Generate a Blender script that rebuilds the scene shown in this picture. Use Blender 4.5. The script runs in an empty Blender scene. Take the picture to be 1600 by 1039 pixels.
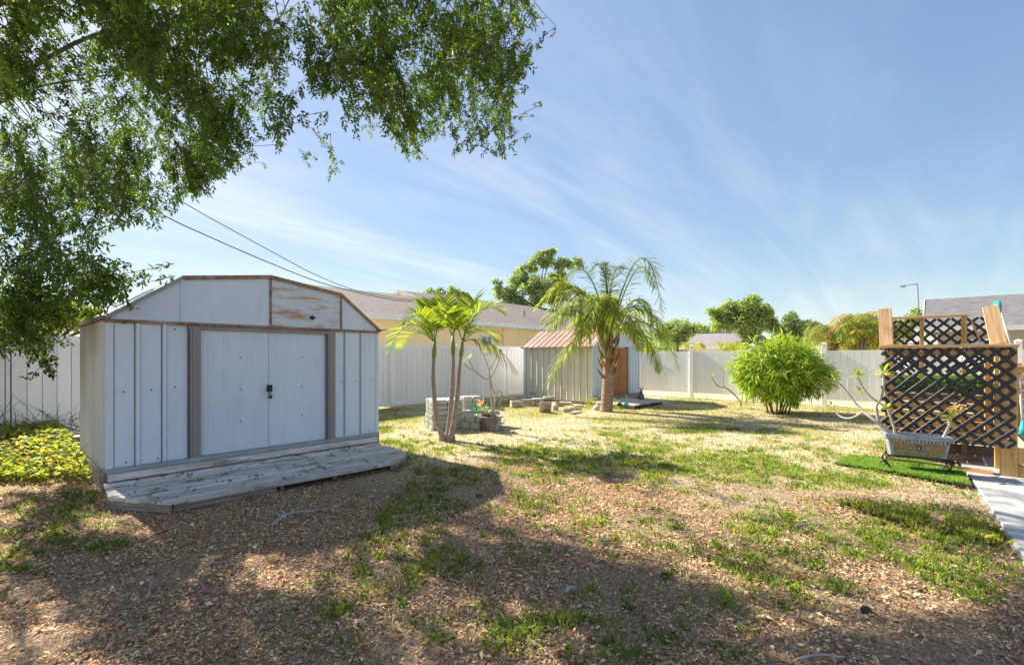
import bpy, math
import numpy as np
from mathutils import Matrix, Vector, Euler

rng = np.random.default_rng(11)
SC = bpy.context.scene
COL = SC.collection
R_ = math.radians

# ------------------------------------------------------------------ camera, sky, sun, exposure
AL = R_(48.1); CA, SA = math.cos(AL), math.sin(AL)      # the yard: +X along the left fence, +Y towards it
FPX, CX, HY, EYE = 740.0, 800.0, 557.0, 1.43            # focal length / centre / horizon in photo pixels, eye height
cam_d = bpy.data.cameras.new('camera'); cam = bpy.data.objects.new('camera', cam_d); COL.objects.link(cam)
cam.location = (0, 0, EYE)
cam.rotation_euler = (math.pi/2, 0, -(math.pi/2 - AL) - 0*AL)
cam.rotation_euler[2] = math.atan2(CA, SA) - math.pi/2   # forward = (SA, CA)
cam_d.sensor_width = 36.0; cam_d.lens = FPX/1600*36.0
cam_d.shift_y = (HY - 519.5)/1600.0
cam_d.clip_start = 0.05; cam_d.clip_end = 2000
SC.camera = cam

SUN_EL, SUN_D = R_(37.0), R_(2.6)
sun_to = Vector((-math.sin(SUN_D)*math.cos(SUN_EL), math.cos(SUN_D)*math.cos(SUN_EL), math.sin(SUN_EL)))
sd = bpy.data.lights.new('sun', 'SUN'); sd.energy = 5.0; sd.angle = R_(0.53); sd.color = (1.0, 0.92, 0.79)
so = bpy.data.objects.new('sun', sd); COL.objects.link(so)
so.rotation_euler = sun_to.to_track_quat('Z', 'Y').to_euler(); so.location = (0, 0, 30)

W = bpy.data.worlds.new('World'); SC.world = W; W.use_nodes = True
SKY_GAIN = 1.90
def build_world():
    nt = W.node_tree; nt.nodes.clear(); nn = nt.nodes.new; L = nt.links.new
    out = nn('ShaderNodeOutputWorld'); bg = nn('ShaderNodeBackground'); sky = nn('ShaderNodeTexSky')
    sky.sky_type = 'NISHITA'; sky.sun_disc = False
    sky.sun_elevation = SUN_EL; sky.sun_rotation = -SUN_D
    sky.altitude = 0; sky.air_density = 1.0; sky.dust_density = 0.4; sky.ozone_density = 1.5
    bg.inputs['Strength'].default_value = 0.09
    tc = nn('ShaderNodeTexCoord'); sep = nn('ShaderNodeSeparateXYZ'); L(tc.outputs['Generated'], sep.inputs[0])
    # thin cirrus laid on a plane high above: direction / height
    zc = nn('ShaderNodeMath'); zc.operation = 'MAXIMUM'; zc.inputs[1].default_value = 0.04; L(sep.outputs['Z'], zc.inputs[0])
    za = nn('ShaderNodeMath'); za.operation = 'ADD'; za.inputs[1].default_value = 0.12; L(zc.outputs[0], za.inputs[0])
    dx = nn('ShaderNodeMath'); dx.operation = 'DIVIDE'; L(sep.outputs['X'], dx.inputs[0]); L(za.outputs[0], dx.inputs[1])
    dy = nn('ShaderNodeMath'); dy.operation = 'DIVIDE'; L(sep.outputs['Y'], dy.inputs[0]); L(za.outputs[0], dy.inputs[1])
    cb = nn('ShaderNodeCombineXYZ'); L(dx.outputs[0], cb.inputs[0]); L(dy.outputs[0], cb.inputs[1])
    def layer(rot, scale, sc, det, lo, hi, dist):
        mp = nn('ShaderNodeMapping'); mp.inputs['Rotation'].default_value = (0, 0, rot); mp.inputs['Scale'].default_value = scale
        L(cb.outputs[0], mp.inputs[0])
        nz = nn('ShaderNodeTexNoise'); nz.inputs['Scale'].default_value = sc; nz.inputs['Detail'].default_value = det
        nz.inputs['Roughness'].default_value = 0.58; nz.inputs['Distortion'].default_value = dist
        L(mp.outputs[0], nz.inputs['Vector'])
        mr = nn('ShaderNodeMapRange'); mr.inputs['From Min'].default_value = lo; mr.inputs['From Max'].default_value = hi
        L(nz.outputs['Fac'], mr.inputs[0]); return mr.outputs[0]
    a = layer(R_(62), (0.22, 1.5, 1), 1.5, 10, 0.42, 0.74, 0.8)
    b = layer(R_(40), (0.4, 0.9, 1), 0.6, 6, 0.36, 0.70, 0.4)
    m1 = nn('ShaderNodeMath'); m1.operation = 'MULTIPLY'; L(a, m1.inputs[0]); L(b, m1.inputs[1])
    m2 = nn('ShaderNodeMath'); m2.operation = 'MULTIPLY_ADD'; m2.inputs[1].default_value = 0.22; L(b, m2.inputs[0]); L(m1.outputs[0], m2.inputs[2])
    m3 = nn('ShaderNodeMath'); m3.operation = 'MULTIPLY'; m3.inputs[1].default_value = 0.80; m3.use_clamp = True; L(m2.outputs[0], m3.inputs[0])
    hs = nn('ShaderNodeHueSaturation'); hs.inputs['Saturation'].default_value = 0.12; hs.inputs['Value'].default_value = 1.30
    # even out the sky to raise fill light: compress its brightness range everywhere alike, keep hue and saturation
    sh = nn('ShaderNodeSeparateColor'); sh.mode = 'HSV'; L(sky.outputs[0], sh.inputs[0])
    pw = nn('ShaderNodeMath'); pw.operation = 'POWER'; pw.inputs[1].default_value = 0.42; L(sh.outputs[2], pw.inputs[0])
    ml = nn('ShaderNodeMath'); ml.operation = 'MULTIPLY'; ml.inputs[1].default_value = SKY_GAIN; L(pw.outputs[0], ml.inputs[0])
    ds = nn('ShaderNodeCombineColor'); ds.mode = 'HSV'; L(sh.outputs[0], ds.inputs[0]); L(sh.outputs[1], ds.inputs[1]); L(ml.outputs[0], ds.inputs[2])
    L(ds.outputs[0], hs.inputs['Color'])
    mx = nn('ShaderNodeMix'); mx.data_type = 'RGBA'; L(m3.outputs[0], mx.inputs[0]); L(ds.outputs[0], mx.inputs[6]); L(hs.outputs[0], mx.inputs[7])
    L(mx.outputs[2], bg.inputs['Color']); L(bg.outputs[0], out.inputs[0])
build_world()
vs = SC.view_settings; vs.view_transform = 'Standard'; vs.look = 'None'; vs.gamma = 1; vs.exposure = 1.32; vs.use_curve_mapping = False
SC.cycles.max_bounces = 8; SC.cycles.transparent_max_bounces = 8; SC.cycles.use_denoising = True
try: SC.cycles.denoiser = 'OPENIMAGEDENOISE'
except Exception: pass

# ------------------------------------------------------------------ pixel -> place helpers
def pdir(x, y):
    u, v = (x-CX)/FPX, (HY-y)/FPX
    return np.array((SA+CA*u, CA-SA*u, v))
def P(x, y, D): return np.array((0, 0, EYE)) + pdir(x, y)*D                 # at forward distance D
def G(x, y, z=0.0): d = pdir(x, y); return np.array((0, 0, EYE)) + d*((z-EYE)/d[2])
def RF(R, F, Z): return np.stack([SA*F+CA*R, CA*F-SA*R, Z], -1)              # right/forward/height -> world
UP = np.array((0, 0, 1.0))
def nrm(v): v = np.asarray(v, float); return v/np.maximum(np.linalg.norm(v, axis=-1, keepdims=True), 1e-9)

# ------------------------------------------------------------------ materials
MATS = {}
def ramp(nt, cols, fac, lo=0.3, hi=0.7):
    r = nt.nodes.new('ShaderNodeValToRGB'); el = r.color_ramp.elements
    n = len(cols)
    while len(el) < n: el.new(0.5)
    for i, c in enumerate(cols):
        el[i].position = lo+(hi-lo)*i/max(1, n-1); el[i].color = (*c, 1)
    nt.links.new(fac, r.inputs[0]); return r.outputs[0]
def mat(name, cols, scale=6, stretch=(1, 1, 1), rough=0.7, bump=0.0, bscale=None, spec=0.3, metal=0.0, rv=0.0,
        detail=6, coord='Object', dist=0.0, over=None, lo=0.3, hi=0.7):
    """noise ramp over cols, optional per-object value jitter rv, over=(colour, scale, lo, hi, stretch) a second patchy layer"""
    if name in MATS: return MATS[name]
    m = bpy.data.materials.new(name); m.use_nodes = True; nt = m.node_tree; L = nt.links.new; nn = nt.nodes.new
    bs = nt.nodes['Principled BSDF']
    tc = nn('ShaderNodeTexCoord'); oi = nn('ShaderNodeObjectInfo')
    mu = nn('ShaderNodeMath'); mu.operation = 'MULTIPLY'; mu.inputs[1].default_value = 37.0; L(oi.outputs['Random'], mu.inputs[0])
    va = nn('ShaderNodeVectorMath'); va.operation = 'ADD'; L(tc.outputs[coord], va.inputs[0]); L(mu.outputs[0], va.inputs[1])
    mp = nn('ShaderNodeMapping'); mp.inputs['Scale'].default_value = stretch; L(va.outputs[0], mp.inputs[0])
    nz = nn('ShaderNodeTexNoise'); nz.inputs['Scale'].default_value = scale; nz.inputs['Detail'].default_value = detail
    nz.inputs['Roughness'].default_value = 0.6; nz.inputs['Distortion'].default_value = dist; L(mp.outputs[0], nz.inputs['Vector'])
    c = ramp(nt, cols, nz.outputs['Fac'], lo, hi)
    if over:
        oc, osc, olo, ohi, ost = over
        mp2 = nn('ShaderNodeMapping'); mp2.inputs['Scale'].default_value = ost; L(va.outputs[0], mp2.inputs[0])
        n2 = nn('ShaderNodeTexNoise'); n2.inputs['Scale'].default_value = osc; n2.inputs['Detail'].default_value = 7; n2.inputs['Roughness'].default_value = 0.65
        L(mp2.outputs[0], n2.inputs['Vector'])
        mr = nn('ShaderNodeMapRange'); mr.inputs[1].default_value = olo; mr.inputs[2].default_value = ohi; L(n2.outputs['Fac'], mr.inputs[0])
        mx = nn('ShaderNodeMix'); mx.data_type = 'RGBA'; L(mr.outputs[0], mx.inputs[0]); L(c, mx.inputs[6]); mx.inputs[7].default_value = (*oc, 1); c = mx.outputs[2]
    if rv:
        mr = nn('ShaderNodeMapRange'); mr.inputs[3].default_value = 1-rv; mr.inputs[4].default_value = 1+rv; L(oi.outputs['Random'], mr.inputs[0])
        hs = nn('ShaderNodeHueSaturation'); L(mr.outputs[0], hs.inputs['Value']); L(c, hs.inputs['Color']); c = hs.outputs[0]
    L(c, bs.inputs['Base Color'])
    bs.inputs['Roughness'].default_value = rough; bs.inputs['Specular IOR Level'].default_value = spec; bs.inputs['Metallic'].default_value = metal
    if bump:
        bp = nn('ShaderNodeBump'); bp.inputs['Strength'].default_value = bump; bp.inputs['Distance'].default_value = 0.02
        if bscale:
            nb = nn('ShaderNodeTexNoise'); nb.inputs['Scale'].default_value = bscale; nb.inputs['Detail'].default_value = 5; L(mp.outputs[0], nb.inputs['Vector']); L(nb.outputs['Fac'], bp.inputs['Height'])
        else: L(nz.outputs['Fac'], bp.inputs['Height'])
        L(bp.outputs[0], bs.inputs['Normal'])
    MATS[name] = m; return m
def leafmat(name, trans=0.4, tint=(1.0, 1.15, 0.35), rough=0.45, spec=0.35):
    """colour from the Col attribute, part of the light passes through the leaf"""
    if name in MATS: return MATS[name]
    m = bpy.data.materials.new(name); m.use_nodes = True; nt = m.node_tree; L = nt.links.new; nn = nt.nodes.new
    bs = nt.nodes['Principled BSDF']; out = nt.nodes['Material Output']
    at = nn('ShaderNodeAttribute'); at.attribute_name = 'Col'; L(at.outputs['Color'], bs.inputs['Base Color'])
    bs.inputs['Roughness'].default_value = rough; bs.inputs['Specular IOR Level'].default_value = spec
    if trans:
        tr = nn('ShaderNodeBsdfTranslucent'); mu = nn('ShaderNodeMix'); mu.data_type = 'RGBA'; mu.blend_type = 'MULTIPLY'; mu.inputs[0].default_value = 1
        mu.inputs[7].default_value = (*[t*1.6 for t in tint], 1); L(at.outputs['Color'], mu.inputs[6]); L(mu.outputs[2], tr.inputs['Color'])
        ms = nn('ShaderNodeMixShader'); ms.inputs[0].default_value = trans; L(bs.outputs[0], ms.inputs[1]); L(tr.outputs[0], ms.inputs[2]); L(ms.outputs[0], out.inputs['Surface'])
    MATS[name] = m; return m

VINYL = mat('white_vinyl', [(.83, .83, .83), (.89, .89, .89)], 1.5, (1, 1, .3), .45, spec=.4, rv=.035, over=((.45, .43, .38), 3.0, .62, .85, (1, 1, .5)))
VINYL_OLD = mat('aged_vinyl', [(.82, .80, .80), (.88, .86, .86)], 1.5, (1, 1, .3), .6, spec=.25, rv=.04, over=((.42, .39, .34), 4.0, .62, .9, (1, 1, .5)))
GAP = mat('dark_gap', [(.09, .09, .10), (.13, .13, .14)], 5)
PAINT = mat('chalky_shed_paint', [(.57, .645, .73), (.65, .72, .80)], 2.2, (1, 1, .25), .5, spec=.35, rv=.04, over=((.50, .52, .55), 4, .54, .9, (1.5, 1.5, .5)))
PAINT_SIDE = mat('beige_shed_paint', [(.58, .57, .50), (.72, .70, .62)], 2.5, (1, 1, .2), .6, rv=.05, over=((.33, .25, .18), 6, .66, .85, (3, 3, .5)))
RUST = mat('rusty_trim', [(.15, .085, .06), (.27, .16, .10), (.38, .28, .21)], 14, (1, 1, 1), .85, bump=.3, over=((.36, .37, .38), 5, .55, .75, (1, 1, 1)))
RUSTP = mat('rust_streaked_sheet', [(.52, .58, .64), (.62, .67, .72)], 3, (1, 1, 1), .6, over=((.42, .25, .10), 3.4, .485, .63, (.6, .6, 3.6)))
JAMB = mat('taupe_painted_steel', [(.24, .21, .20), (.32, .28, .27)], 4, (1, 1, .3), .55, rv=.04)
GREYST = mat('grey_base_rail', [(.26, .28, .30), (.36, .38, .40)], 6, (1, 1, 1), .5)
BLACKM = mat('black_metal', [(.015, .015, .02), (.03, .03, .035)], 10, rough=.45)
WOODG = mat('weathered_grey_wood', [(.36, .33, .30), (.62, .58, .54), (.74, .71, .68)], 5, (.7, 9, 9), .85, bump=.7, rv=.2, over=((.20, .16, .12), 2.6, .50, .70, (.6, 3, 3)))
WOODB = mat('weathered_brown_wood', [(.15, .115, .09), (.27, .22, .18), (.36, .31, .26)], 5, (.7, 9, 9), .88, bump=.5, rv=.12)
PINE = mat('treated_pine', [(.44, .22, .07), (.62, .36, .13), (.70, .45, .18)], 4, (.6, 8, 8), .6, bump=.25, rv=.14, over=((.20, .10, .04), 5, .66, .74, (.8, 2.5, 2.5)))
PINEP = mat('pale_worn_pine', [(.44, .25, .12), (.60, .38, .20), (.70, .48, .28)], 4, (.6, 8, 8), .7, bump=.25, rv=.08, over=((.28, .18, .10), 5, .66, .75, (.8, 2.5, 2.5)))
LATT = mat('black_vinyl_lattice', [(.018, .018, .024), (.030, .030, .038)], 8, rough=.38, spec=.5)
CEDAR = mat('orange_stained_door', [(.30, .11, .03), (.42, .17, .05), (.48, .21, .07)], 4, (8, 8, .6), .6, rv=.08)
PINKR = mat('faded_red_metal_roof', [(.36, .19, .15), (.46, .27, .22), (.54, .36, .31)], 2.0, (1, 1, 1), .5, rv=.07)
STONE = mat('weathered_concrete_block', [(.28, .24, .20), (.44, .38, .33), (.56, .50, .44)], 7, rough=.9, bump=.6, bscale=40, rv=.16)
STONEP = mat('pinkish_concrete_block', [(.36, .33, .31), (.48, .44, .41), (.56, .52, .49)], 7, rough=.9, bump=.5, bscale=40, rv=.12)
PAVER = mat('pale_grey_paver', [(.30, .305, .305), (.39, .395, .39), (.45, .45, .445)], 3, (.8, 5, 5), .75, bump=.2, bscale=30, rv=.06)
SAND = mat('bedding_sand', [(.28, .24, .19), (.38, .33, .27)], 20, rough=.95, bump=.4)
GREENW = mat('green_wire', [(.05, .28, .20), (.09, .36, .27)], 9, rough=.5)
TEAL = mat('teal_plastic', [(.02, .34, .36), (.03, .42, .43)], 5, rough=.4)
SILVER = mat('light_metal', [(.55, .56, .58), (.66, .67, .68)], 6, rough=.4, spec=.5)
WHITEP = mat('white_plastic', [(.68, .69, .70), (.76, .76, .77)], 6, rough=.4)
STUCCO = mat('pale_yellow_stucco', [(.90, .70, .40), (.93, .75, .46)], 3, rough=.9, bump=.15, bscale=60)
STUCCOB = mat('greige_stucco', [(.36, .32, .28), (.42, .37, .33)], 3, rough=.9)
FASCIA = mat('white_fascia', [(.72, .71, .69), (.80, .79, .77)], 3, rough=.5)
SHING = mat('brown_shingles', [(.10, .085, .075), (.21, .175, .155), (.36, .315, .285)], 9, (1.0, 3.0, 3.0), .95, bump=.5, detail=8)
SHINGG = mat('grey_shingles', [(.10, .095, .10), (.16, .15, .155), (.22, .21, .21)], 4, (3, 1, 3), .95, bump=.4, detail=8)
SHINGP = mat('mauve_grey_shingles', [(.17, .15, .16), (.25, .23, .24), (.33, .31, .32)], 4, (3, 1, 3), .95, bump=.4, detail=8)
GLASS = mat('window_glass', [(.10, .20, .20), (.16, .28, .28)], 2, rough=.08, spec=.6)
BARKO = mat('oak_bark', [(.05, .04, .03), (.11, .09, .07), (.17, .15, .12)], 9, (1, 1, .3), .95, bump=.8)
BARKP = mat('ringed_palm_bark', [(.20, .15, .12), (.32, .25, .21), (.42, .35, .31)], 12, (1, 1, 5), .9, bump=.5)
BARKQ = mat('queen_palm_bark', [(.17, .11, .08), (.30, .21, .16), (.42, .32, .26)], 7, (1, 1, 6), .95, bump=.9)
BOOT = mat('dry_leaf_base', [(.14, .07, .04), (.28, .17, .10), (.42, .30, .20)], 7, (1, 1, .5), .9, rv=.15)
SHAFT = mat('green_palm_shaft', [(.16, .22, .06), (.26, .32, .10)], 4, (1, 1, .4), .5)
STEM = mat('grey_plumeria_bark', [(.30, .26, .22), (.42, .38, .33), (.52, .48, .43)], 14, rough=.8, bump=.3)
CULM = mat('bamboo_culm', [(.10, .10, .03), (.20, .19, .06)], 8, rough=.5)
TWIG = mat('dead_grey_twig', [(.30, .27, .25), (.46, .43, .41)], 14, rough=.9)
TWIGB = mat('dead_brown_twig', [(.10, .06, .05), (.18, .12, .09)], 14, rough=.9)
POT = mat('stained_grey_pot', [(.12, .10, .10), (.26, .23, .23), (.50, .50, .54)], 4, (1, 1, .6), .7, lo=.35, hi=.68)
SOIL = mat('potting_soil', [(.03, .022, .015), (.07, .05, .035)], 20, rough=1)
PEWTER = mat('grey_planter', [(.20, .22, .26), (.32, .34, .38), (.42, .44, .48)], 6, rough=.5, metal=.2)
BUNNY = mat('grey_figurine', [(.11, .10, .11), (.20, .18, .19)], 10, rough=.7)
WIRE = mat('cable_sheath', [(.03, .03, .035), (.06, .06, .065)], 5, rough=.6)
LEAF = leafmat('leaf', .45, (1.05, 1.05, .30), .6, .15)
LEAFD = leafmat('leaf_glossy', .42, (.85, 1.05, .22), .5, .2)
GRASSM = leafmat('grass_blade', .35, (1.0, 1.0, .45), .6, .2)
LITTERM = leafmat('dry_leaf', .15, (1.0, .8, .5), .75, .15)
LEAFF = leafmat('far_leaf', .35, (.85, 1.0, .5), .7, .1)
PETAL = leafmat('petal', .35, (1, .8, .5), .6, .2)

# ------------------------------------------------------------------ mesh helpers
def tag(o, label=None, cat=None, group=None, kind=None):
    if label: o['label'] = label
    if cat: o['category'] = cat
    if group: o['group'] = group
    if kind: o['kind'] = kind
    return o
def thing(name, loc, label, cat, group=None):
    o = bpy.data.objects.new(name, None); COL.objects.link(o); o.location = loc; o.empty_display_size = .1
    return tag(o, label, cat, group)
def rootloc(p):
    v = Vector((0, 0, 0))
    while p is not None: v += p.location; p = p.parent
    return np.array(v)
def link(name, me, m, parent=None, loc=None, rot=None, kind=None):
    if m is not None and not me.materials: me.materials.append(m)
    o = bpy.data.objects.new(name, me); COL.objects.link(o); o.parent = parent
    if loc is not None: o.location = Vector(np.asarray(loc, float) - rootloc(parent))
    if rot is not None: o.rotation_euler = rot
    if kind: o['kind'] = kind
    return o
def npmesh(name, V, F, col=None, smooth=False):
    """V (n,3), F (m,k) equal-sized faces"""
    V = np.ascontiguousarray(V, np.float32); F = np.ascontiguousarray(F, np.int32); m, k = F.shape
    me = bpy.data.meshes.new(name); me.vertices.add(len(V)); me.vertices.foreach_set('co', V.ravel())
    me.loops.add(m*k); me.loops.foreach_set('vertex_index', F.ravel())
    me.polygons.add(m); me.polygons.foreach_set('loop_start', np.arange(0, m*k, k, dtype=np.int32))
    try: me.polygons.foreach_set('loop_total', np.full(m, k, np.int32))
    except Exception: pass
    me.update(calc_edges=True)
    if col is not None:
        c = np.ones((len(V), 4), np.float32); c[:, :3] = col
        me.attributes.new('Col', 'FLOAT_COLOR', 'POINT').data.foreach_set('color', c.ravel())
    if smooth: me.polygons.foreach_set('use_smooth', np.ones(m, bool))
    return me
class MB:
    def __init__(s): s.v = []; s.f = []; s.n = 0
    def add(s, V, F):
        s.v.extend([tuple(map(float, v)) for v in V]); s.f.extend([tuple(int(i)+s.n for i in f) for f in F]); s.n += len(V); return s
    def box(s, lo, hi):
        x0, y0, z0 = lo; x1, y1, z1 = hi
        return s.add([(x0,y0,z0),(x1,y0,z0),(x1,y1,z0),(x0,y1,z0),(x0,y0,z1),(x1,y0,z1),(x1,y1,z1),(x0,y1,z1)],
                     [(0,3,2,1),(4,5,6,7),(0,1,5,4),(1,2,6,5),(2,3,7,6),(3,0,4,7)])
    def prism(s, poly, d):
        """closed polygon (list of 3d points) pushed along d"""
        n = len(poly); d = np.asarray(d, float); A = [np.asarray(p, float) for p in poly]
        V = A + [p+d for p in A]
        F = [tuple(range(n-1, -1, -1)), tuple(range(n, 2*n))] + [(i, (i+1) % n, n+(i+1) % n, n+i) for i in range(n)]
        return s.add(V, F)
    def tube(s, pts, rad, n=8, cap=True):
        pts = np.asarray(pts, float); k = len(pts); rad = np.broadcast_to(np.asarray(rad, float), (k,))
        T = nrm(np.gradient(pts, axis=0)); V = []; F = []
        a = np.array((1.0, 0, 0)) if abs(T[0][0]) < .9 else np.array((0, 1.0, 0))
        for i in range(k):
            a = nrm(a - T[i]*np.dot(a, T[i])); b = np.cross(T[i], a)
            for j in range(n):
                t = 2*math.pi*j/n; V.append(pts[i]+rad[i]*(math.cos(t)*a+math.sin(t)*b))
        for i in range(k-1):
            for j in range(n):
                F.append((i*n+j, i*n+(j+1) % n, (i+1)*n+(j+1) % n, (i+1)*n+j))
        if cap: F += [tuple(range(n-1, -1, -1)), tuple(range((k-1)*n, k*n))]
        return s.add(V, F)
    def lathe(s, prof, c, n=20):
        V = []; F = []
        for r, z in prof:
            for j in range(n): t = 2*math.pi*j/n; V.append((c[0]+r*math.cos(t), c[1]+r*math.sin(t), c[2]+z))
        for i in range(len(prof)-1):
            for j in range(n): F.append((i*n+j, i*n+(j+1) % n, (i+1)*n+(j+1) % n, (i+1)*n+j))
        F += [tuple(range(n-1, -1, -1)), tuple(range((len(prof)-1)*n, len(prof)*n))]
        return s.add(V, F)
    def build(s, name, m, parent=None, smooth=False, kind=None, col=None):
        off = rootloc(parent); V = np.asarray(s.v)-off
        me = bpy.data.meshes.new(name); me.from_pydata(V.tolist(), [], s.f); me.update()
        if smooth: me.polygons.foreach_set('use_smooth', np.ones(len(me.polygons), bool))
        if col is not None:
            c = np.ones((len(V), 4), np.float32); c[:, :3] = col
            me.attributes.new('Col', 'FLOAT_COLOR', 'POINT').data.foreach_set('color', c.ravel())
        return link(name, me, m, parent, kind=kind)
BOXC = {}
def cbox(sx, sy, sz, m, ch=.004):
    """chamfered box mesh, centred, shared between alike pieces"""
    key = (round(sx, 4), round(sy, 4), round(sz, 4), m.name, ch)
    if key in BOXC: return BOXC[key]
    V = []; idx = {}
    h = (sx/2, sy/2, sz/2); ch = min(ch, min(h)*.6)
    for a in (-1, 1):
        for b in (-1, 1):
            for c in (-1, 1):
                for ax in range(3):
                    v = [a*(h[0]-ch), b*(h[1]-ch), c*(h[2]-ch)]; v[ax] = (a, b, c)[ax]*h[ax]
                    idx[(a, b, c, ax)] = len(V); V.append(v)
    F = []
    for ax in range(3):
        o1, o2 = [i for i in range(3) if i != ax]
        for s in (-1, 1):
            q = []
            for p1, p2 in ((-1, -1), (1, -1), (1, 1), (-1, 1)):
                k = [0, 0, 0]; k[ax] = s; k[o1] = p1; k[o2] = p2; q.append(idx[(*k, ax)])
            F.append(tuple(q))
    for ax in range(3):
        o1, o2 = [i for i in range(3) if i != ax]
        for p1 in (-1, 1):
            for p2 in (-1, 1):
                k0 = [0, 0, 0]; k0[o1] = p1; k0[o2] = p2; k1 = list(k0); k0[ax] = -1; k1[ax] = 1
                F.append((idx[(*k0, o1)], idx[(*k1, o1)], idx[(*k1, o2)], idx[(*k0, o2)]))
    for a in (-1, 1):
        for b in (-1, 1):
            for c in (-1, 1): F.append((idx[(a, b, c, 0)], idx[(a, b, c, 1)], idx[(a, b, c, 2)]))
    import bmesh
    me = bpy.data.meshes.new('piece'); me.from_pydata(V, [], F)
    bm = bmesh.new(); bm.from_mesh(me); bmesh.ops.recalc_face_normals(bm, faces=bm.faces); bm.to_mesh(me); bm.free()
    me.materials.append(m); BOXC[key] = me; return me
def piece(name, size, m, parent, loc, rot=(0, 0, 0), ch=.004):
    return link(name, cbox(*size, m, ch), m, parent, loc, rot)
def span(name, lo, hi, m, parent, ch=.004):
    """axis-aligned chamfered box from corner to corner; long axis turned to local X so that the grain follows it"""
    lo = np.minimum(lo, hi); hi2 = np.maximum(lo, hi); s = hi2-np.asarray(lo); c = (hi2+np.asarray(lo))/2
    ax = int(np.argmax(s))
    if ax == 0: return piece(name, tuple(s), m, parent, c, ch=ch)
    if ax == 1: return piece(name, (s[1], s[0], s[2]), m, parent, c, (0, 0, math.pi/2), ch)
    return piece(name, (s[2], s[1], s[0]), m, parent, c, (0, math.pi/2, 0), ch)
def bar(name, a, b, w, t, m, parent, up=UP, ch=.003):
    """plank from a to b, w across, t thick (t along up as far as possible)"""
    a = np.asarray(a, float); b = np.asarray(b, float); L = np.linalg.norm(b-a); x = (b-a)/L
    z = nrm(np.asarray(up, float)-x*np.dot(up, x)); y = np.cross(z, x)
    M = Matrix(np.stack([x, y, z], 1).tolist())
    return piece(name, (L, w, t), m, parent, (a+b)/2, M.to_euler(), ch)
def leaves(name, pos, d, n, ln, wd, col, m, parent=None, kind='stuff', fold=.25, cup=0.0):
    """one folded lozenge per leaf: pos, direction d, normal n, length, width"""
    pos, d, n = np.asarray(pos, float), nrm(d), np.asarray(n, float)
    n = nrm(n - d*np.sum(n*d, -1, keepdims=True)); s = np.cross(d, n); N = len(pos)
    ln = np.broadcast_to(np.asarray(ln, float), (N,))[:, None]; wd = np.broadcast_to(np.asarray(wd, float), (N,))[:, None]
    mid = pos + d*ln*.48
    V = np.stack([pos, mid+s*wd*.5+n*wd*fold, pos+d*ln-n*ln*cup, mid-s*wd*.5+n*wd*fold], 1).reshape(-1, 3)
    F = np.arange(N*4).reshape(N, 4)
    C = np.repeat(np.broadcast_to(col, (N, 3)), 4, 0)
    return link(name, npmesh(name, V-rootloc(parent), F, C), m, parent, kind=kind)
def rdir(N):
    v = rng.normal(size=(N, 3)); return nrm(v)
def palette(N, cols, jit=.15):
    c = np.asarray(cols, float)[rng.integers(0, len(cols), N)]
    return np.clip(c*(1+rng.normal(0, jit, (N, 1)))*(1+rng.normal(0, jit*.3, (N, 3))), .004, 1)
def vnoise(x, y, seed=0, octaves=4):
    """cheap value noise 0..1"""
    r = np.random.default_rng(seed); T = r.random((64, 64)); o = np.zeros_like(x, float); a = 1; tot = 0
    for k in range(octaves):
        xi = np.floor(x).astype(int); yi = np.floor(y).astype(int); fx = x-xi; fy = y-yi
        fx = fx*fx*(3-2*fx); fy = fy*fy*(3-2*fy)
        g = lambda i, j: T[(xi+i) % 64, (yi+j) % 64]
        o += a*((g(0,0)*(1-fx)+g(1,0)*fx)*(1-fy)+(g(0,1)*(1-fx)+g(1,1)*fx)*fy); tot += a; a *= .5; x = x*2.03+7.1; y = y*2.03+3.7
    return o/tot
def bez(p0, p1, p2, n):
    t = np.linspace(0, 1, n)[:, None]; return (1-t)**2*np.asarray(p0)+2*t*(1-t)*np.asarray(p1)+t*t*np.asarray(p2)
def crv(pts, n):
    """smooth curve through points (Catmull-Rom)"""
    p = np.asarray(pts, float); p = np.vstack([2*p[0]-p[1], p, 2*p[-1]-p[-2]]); o = []
    for i in range(1, len(p)-2):
        t = np.linspace(0, 1, n, endpoint=False)[:, None]
        o.append(.5*(2*p[i]+(p[i+1]-p[i-1])*t+(2*p[i-1]-5*p[i]+4*p[i+1]-p[i+2])*t**2+(3*p[i]-p[i-1]-3*p[i+1]+p[i+2])*t**3))
    return np.vstack(o+[p[-2][None]])

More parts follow.
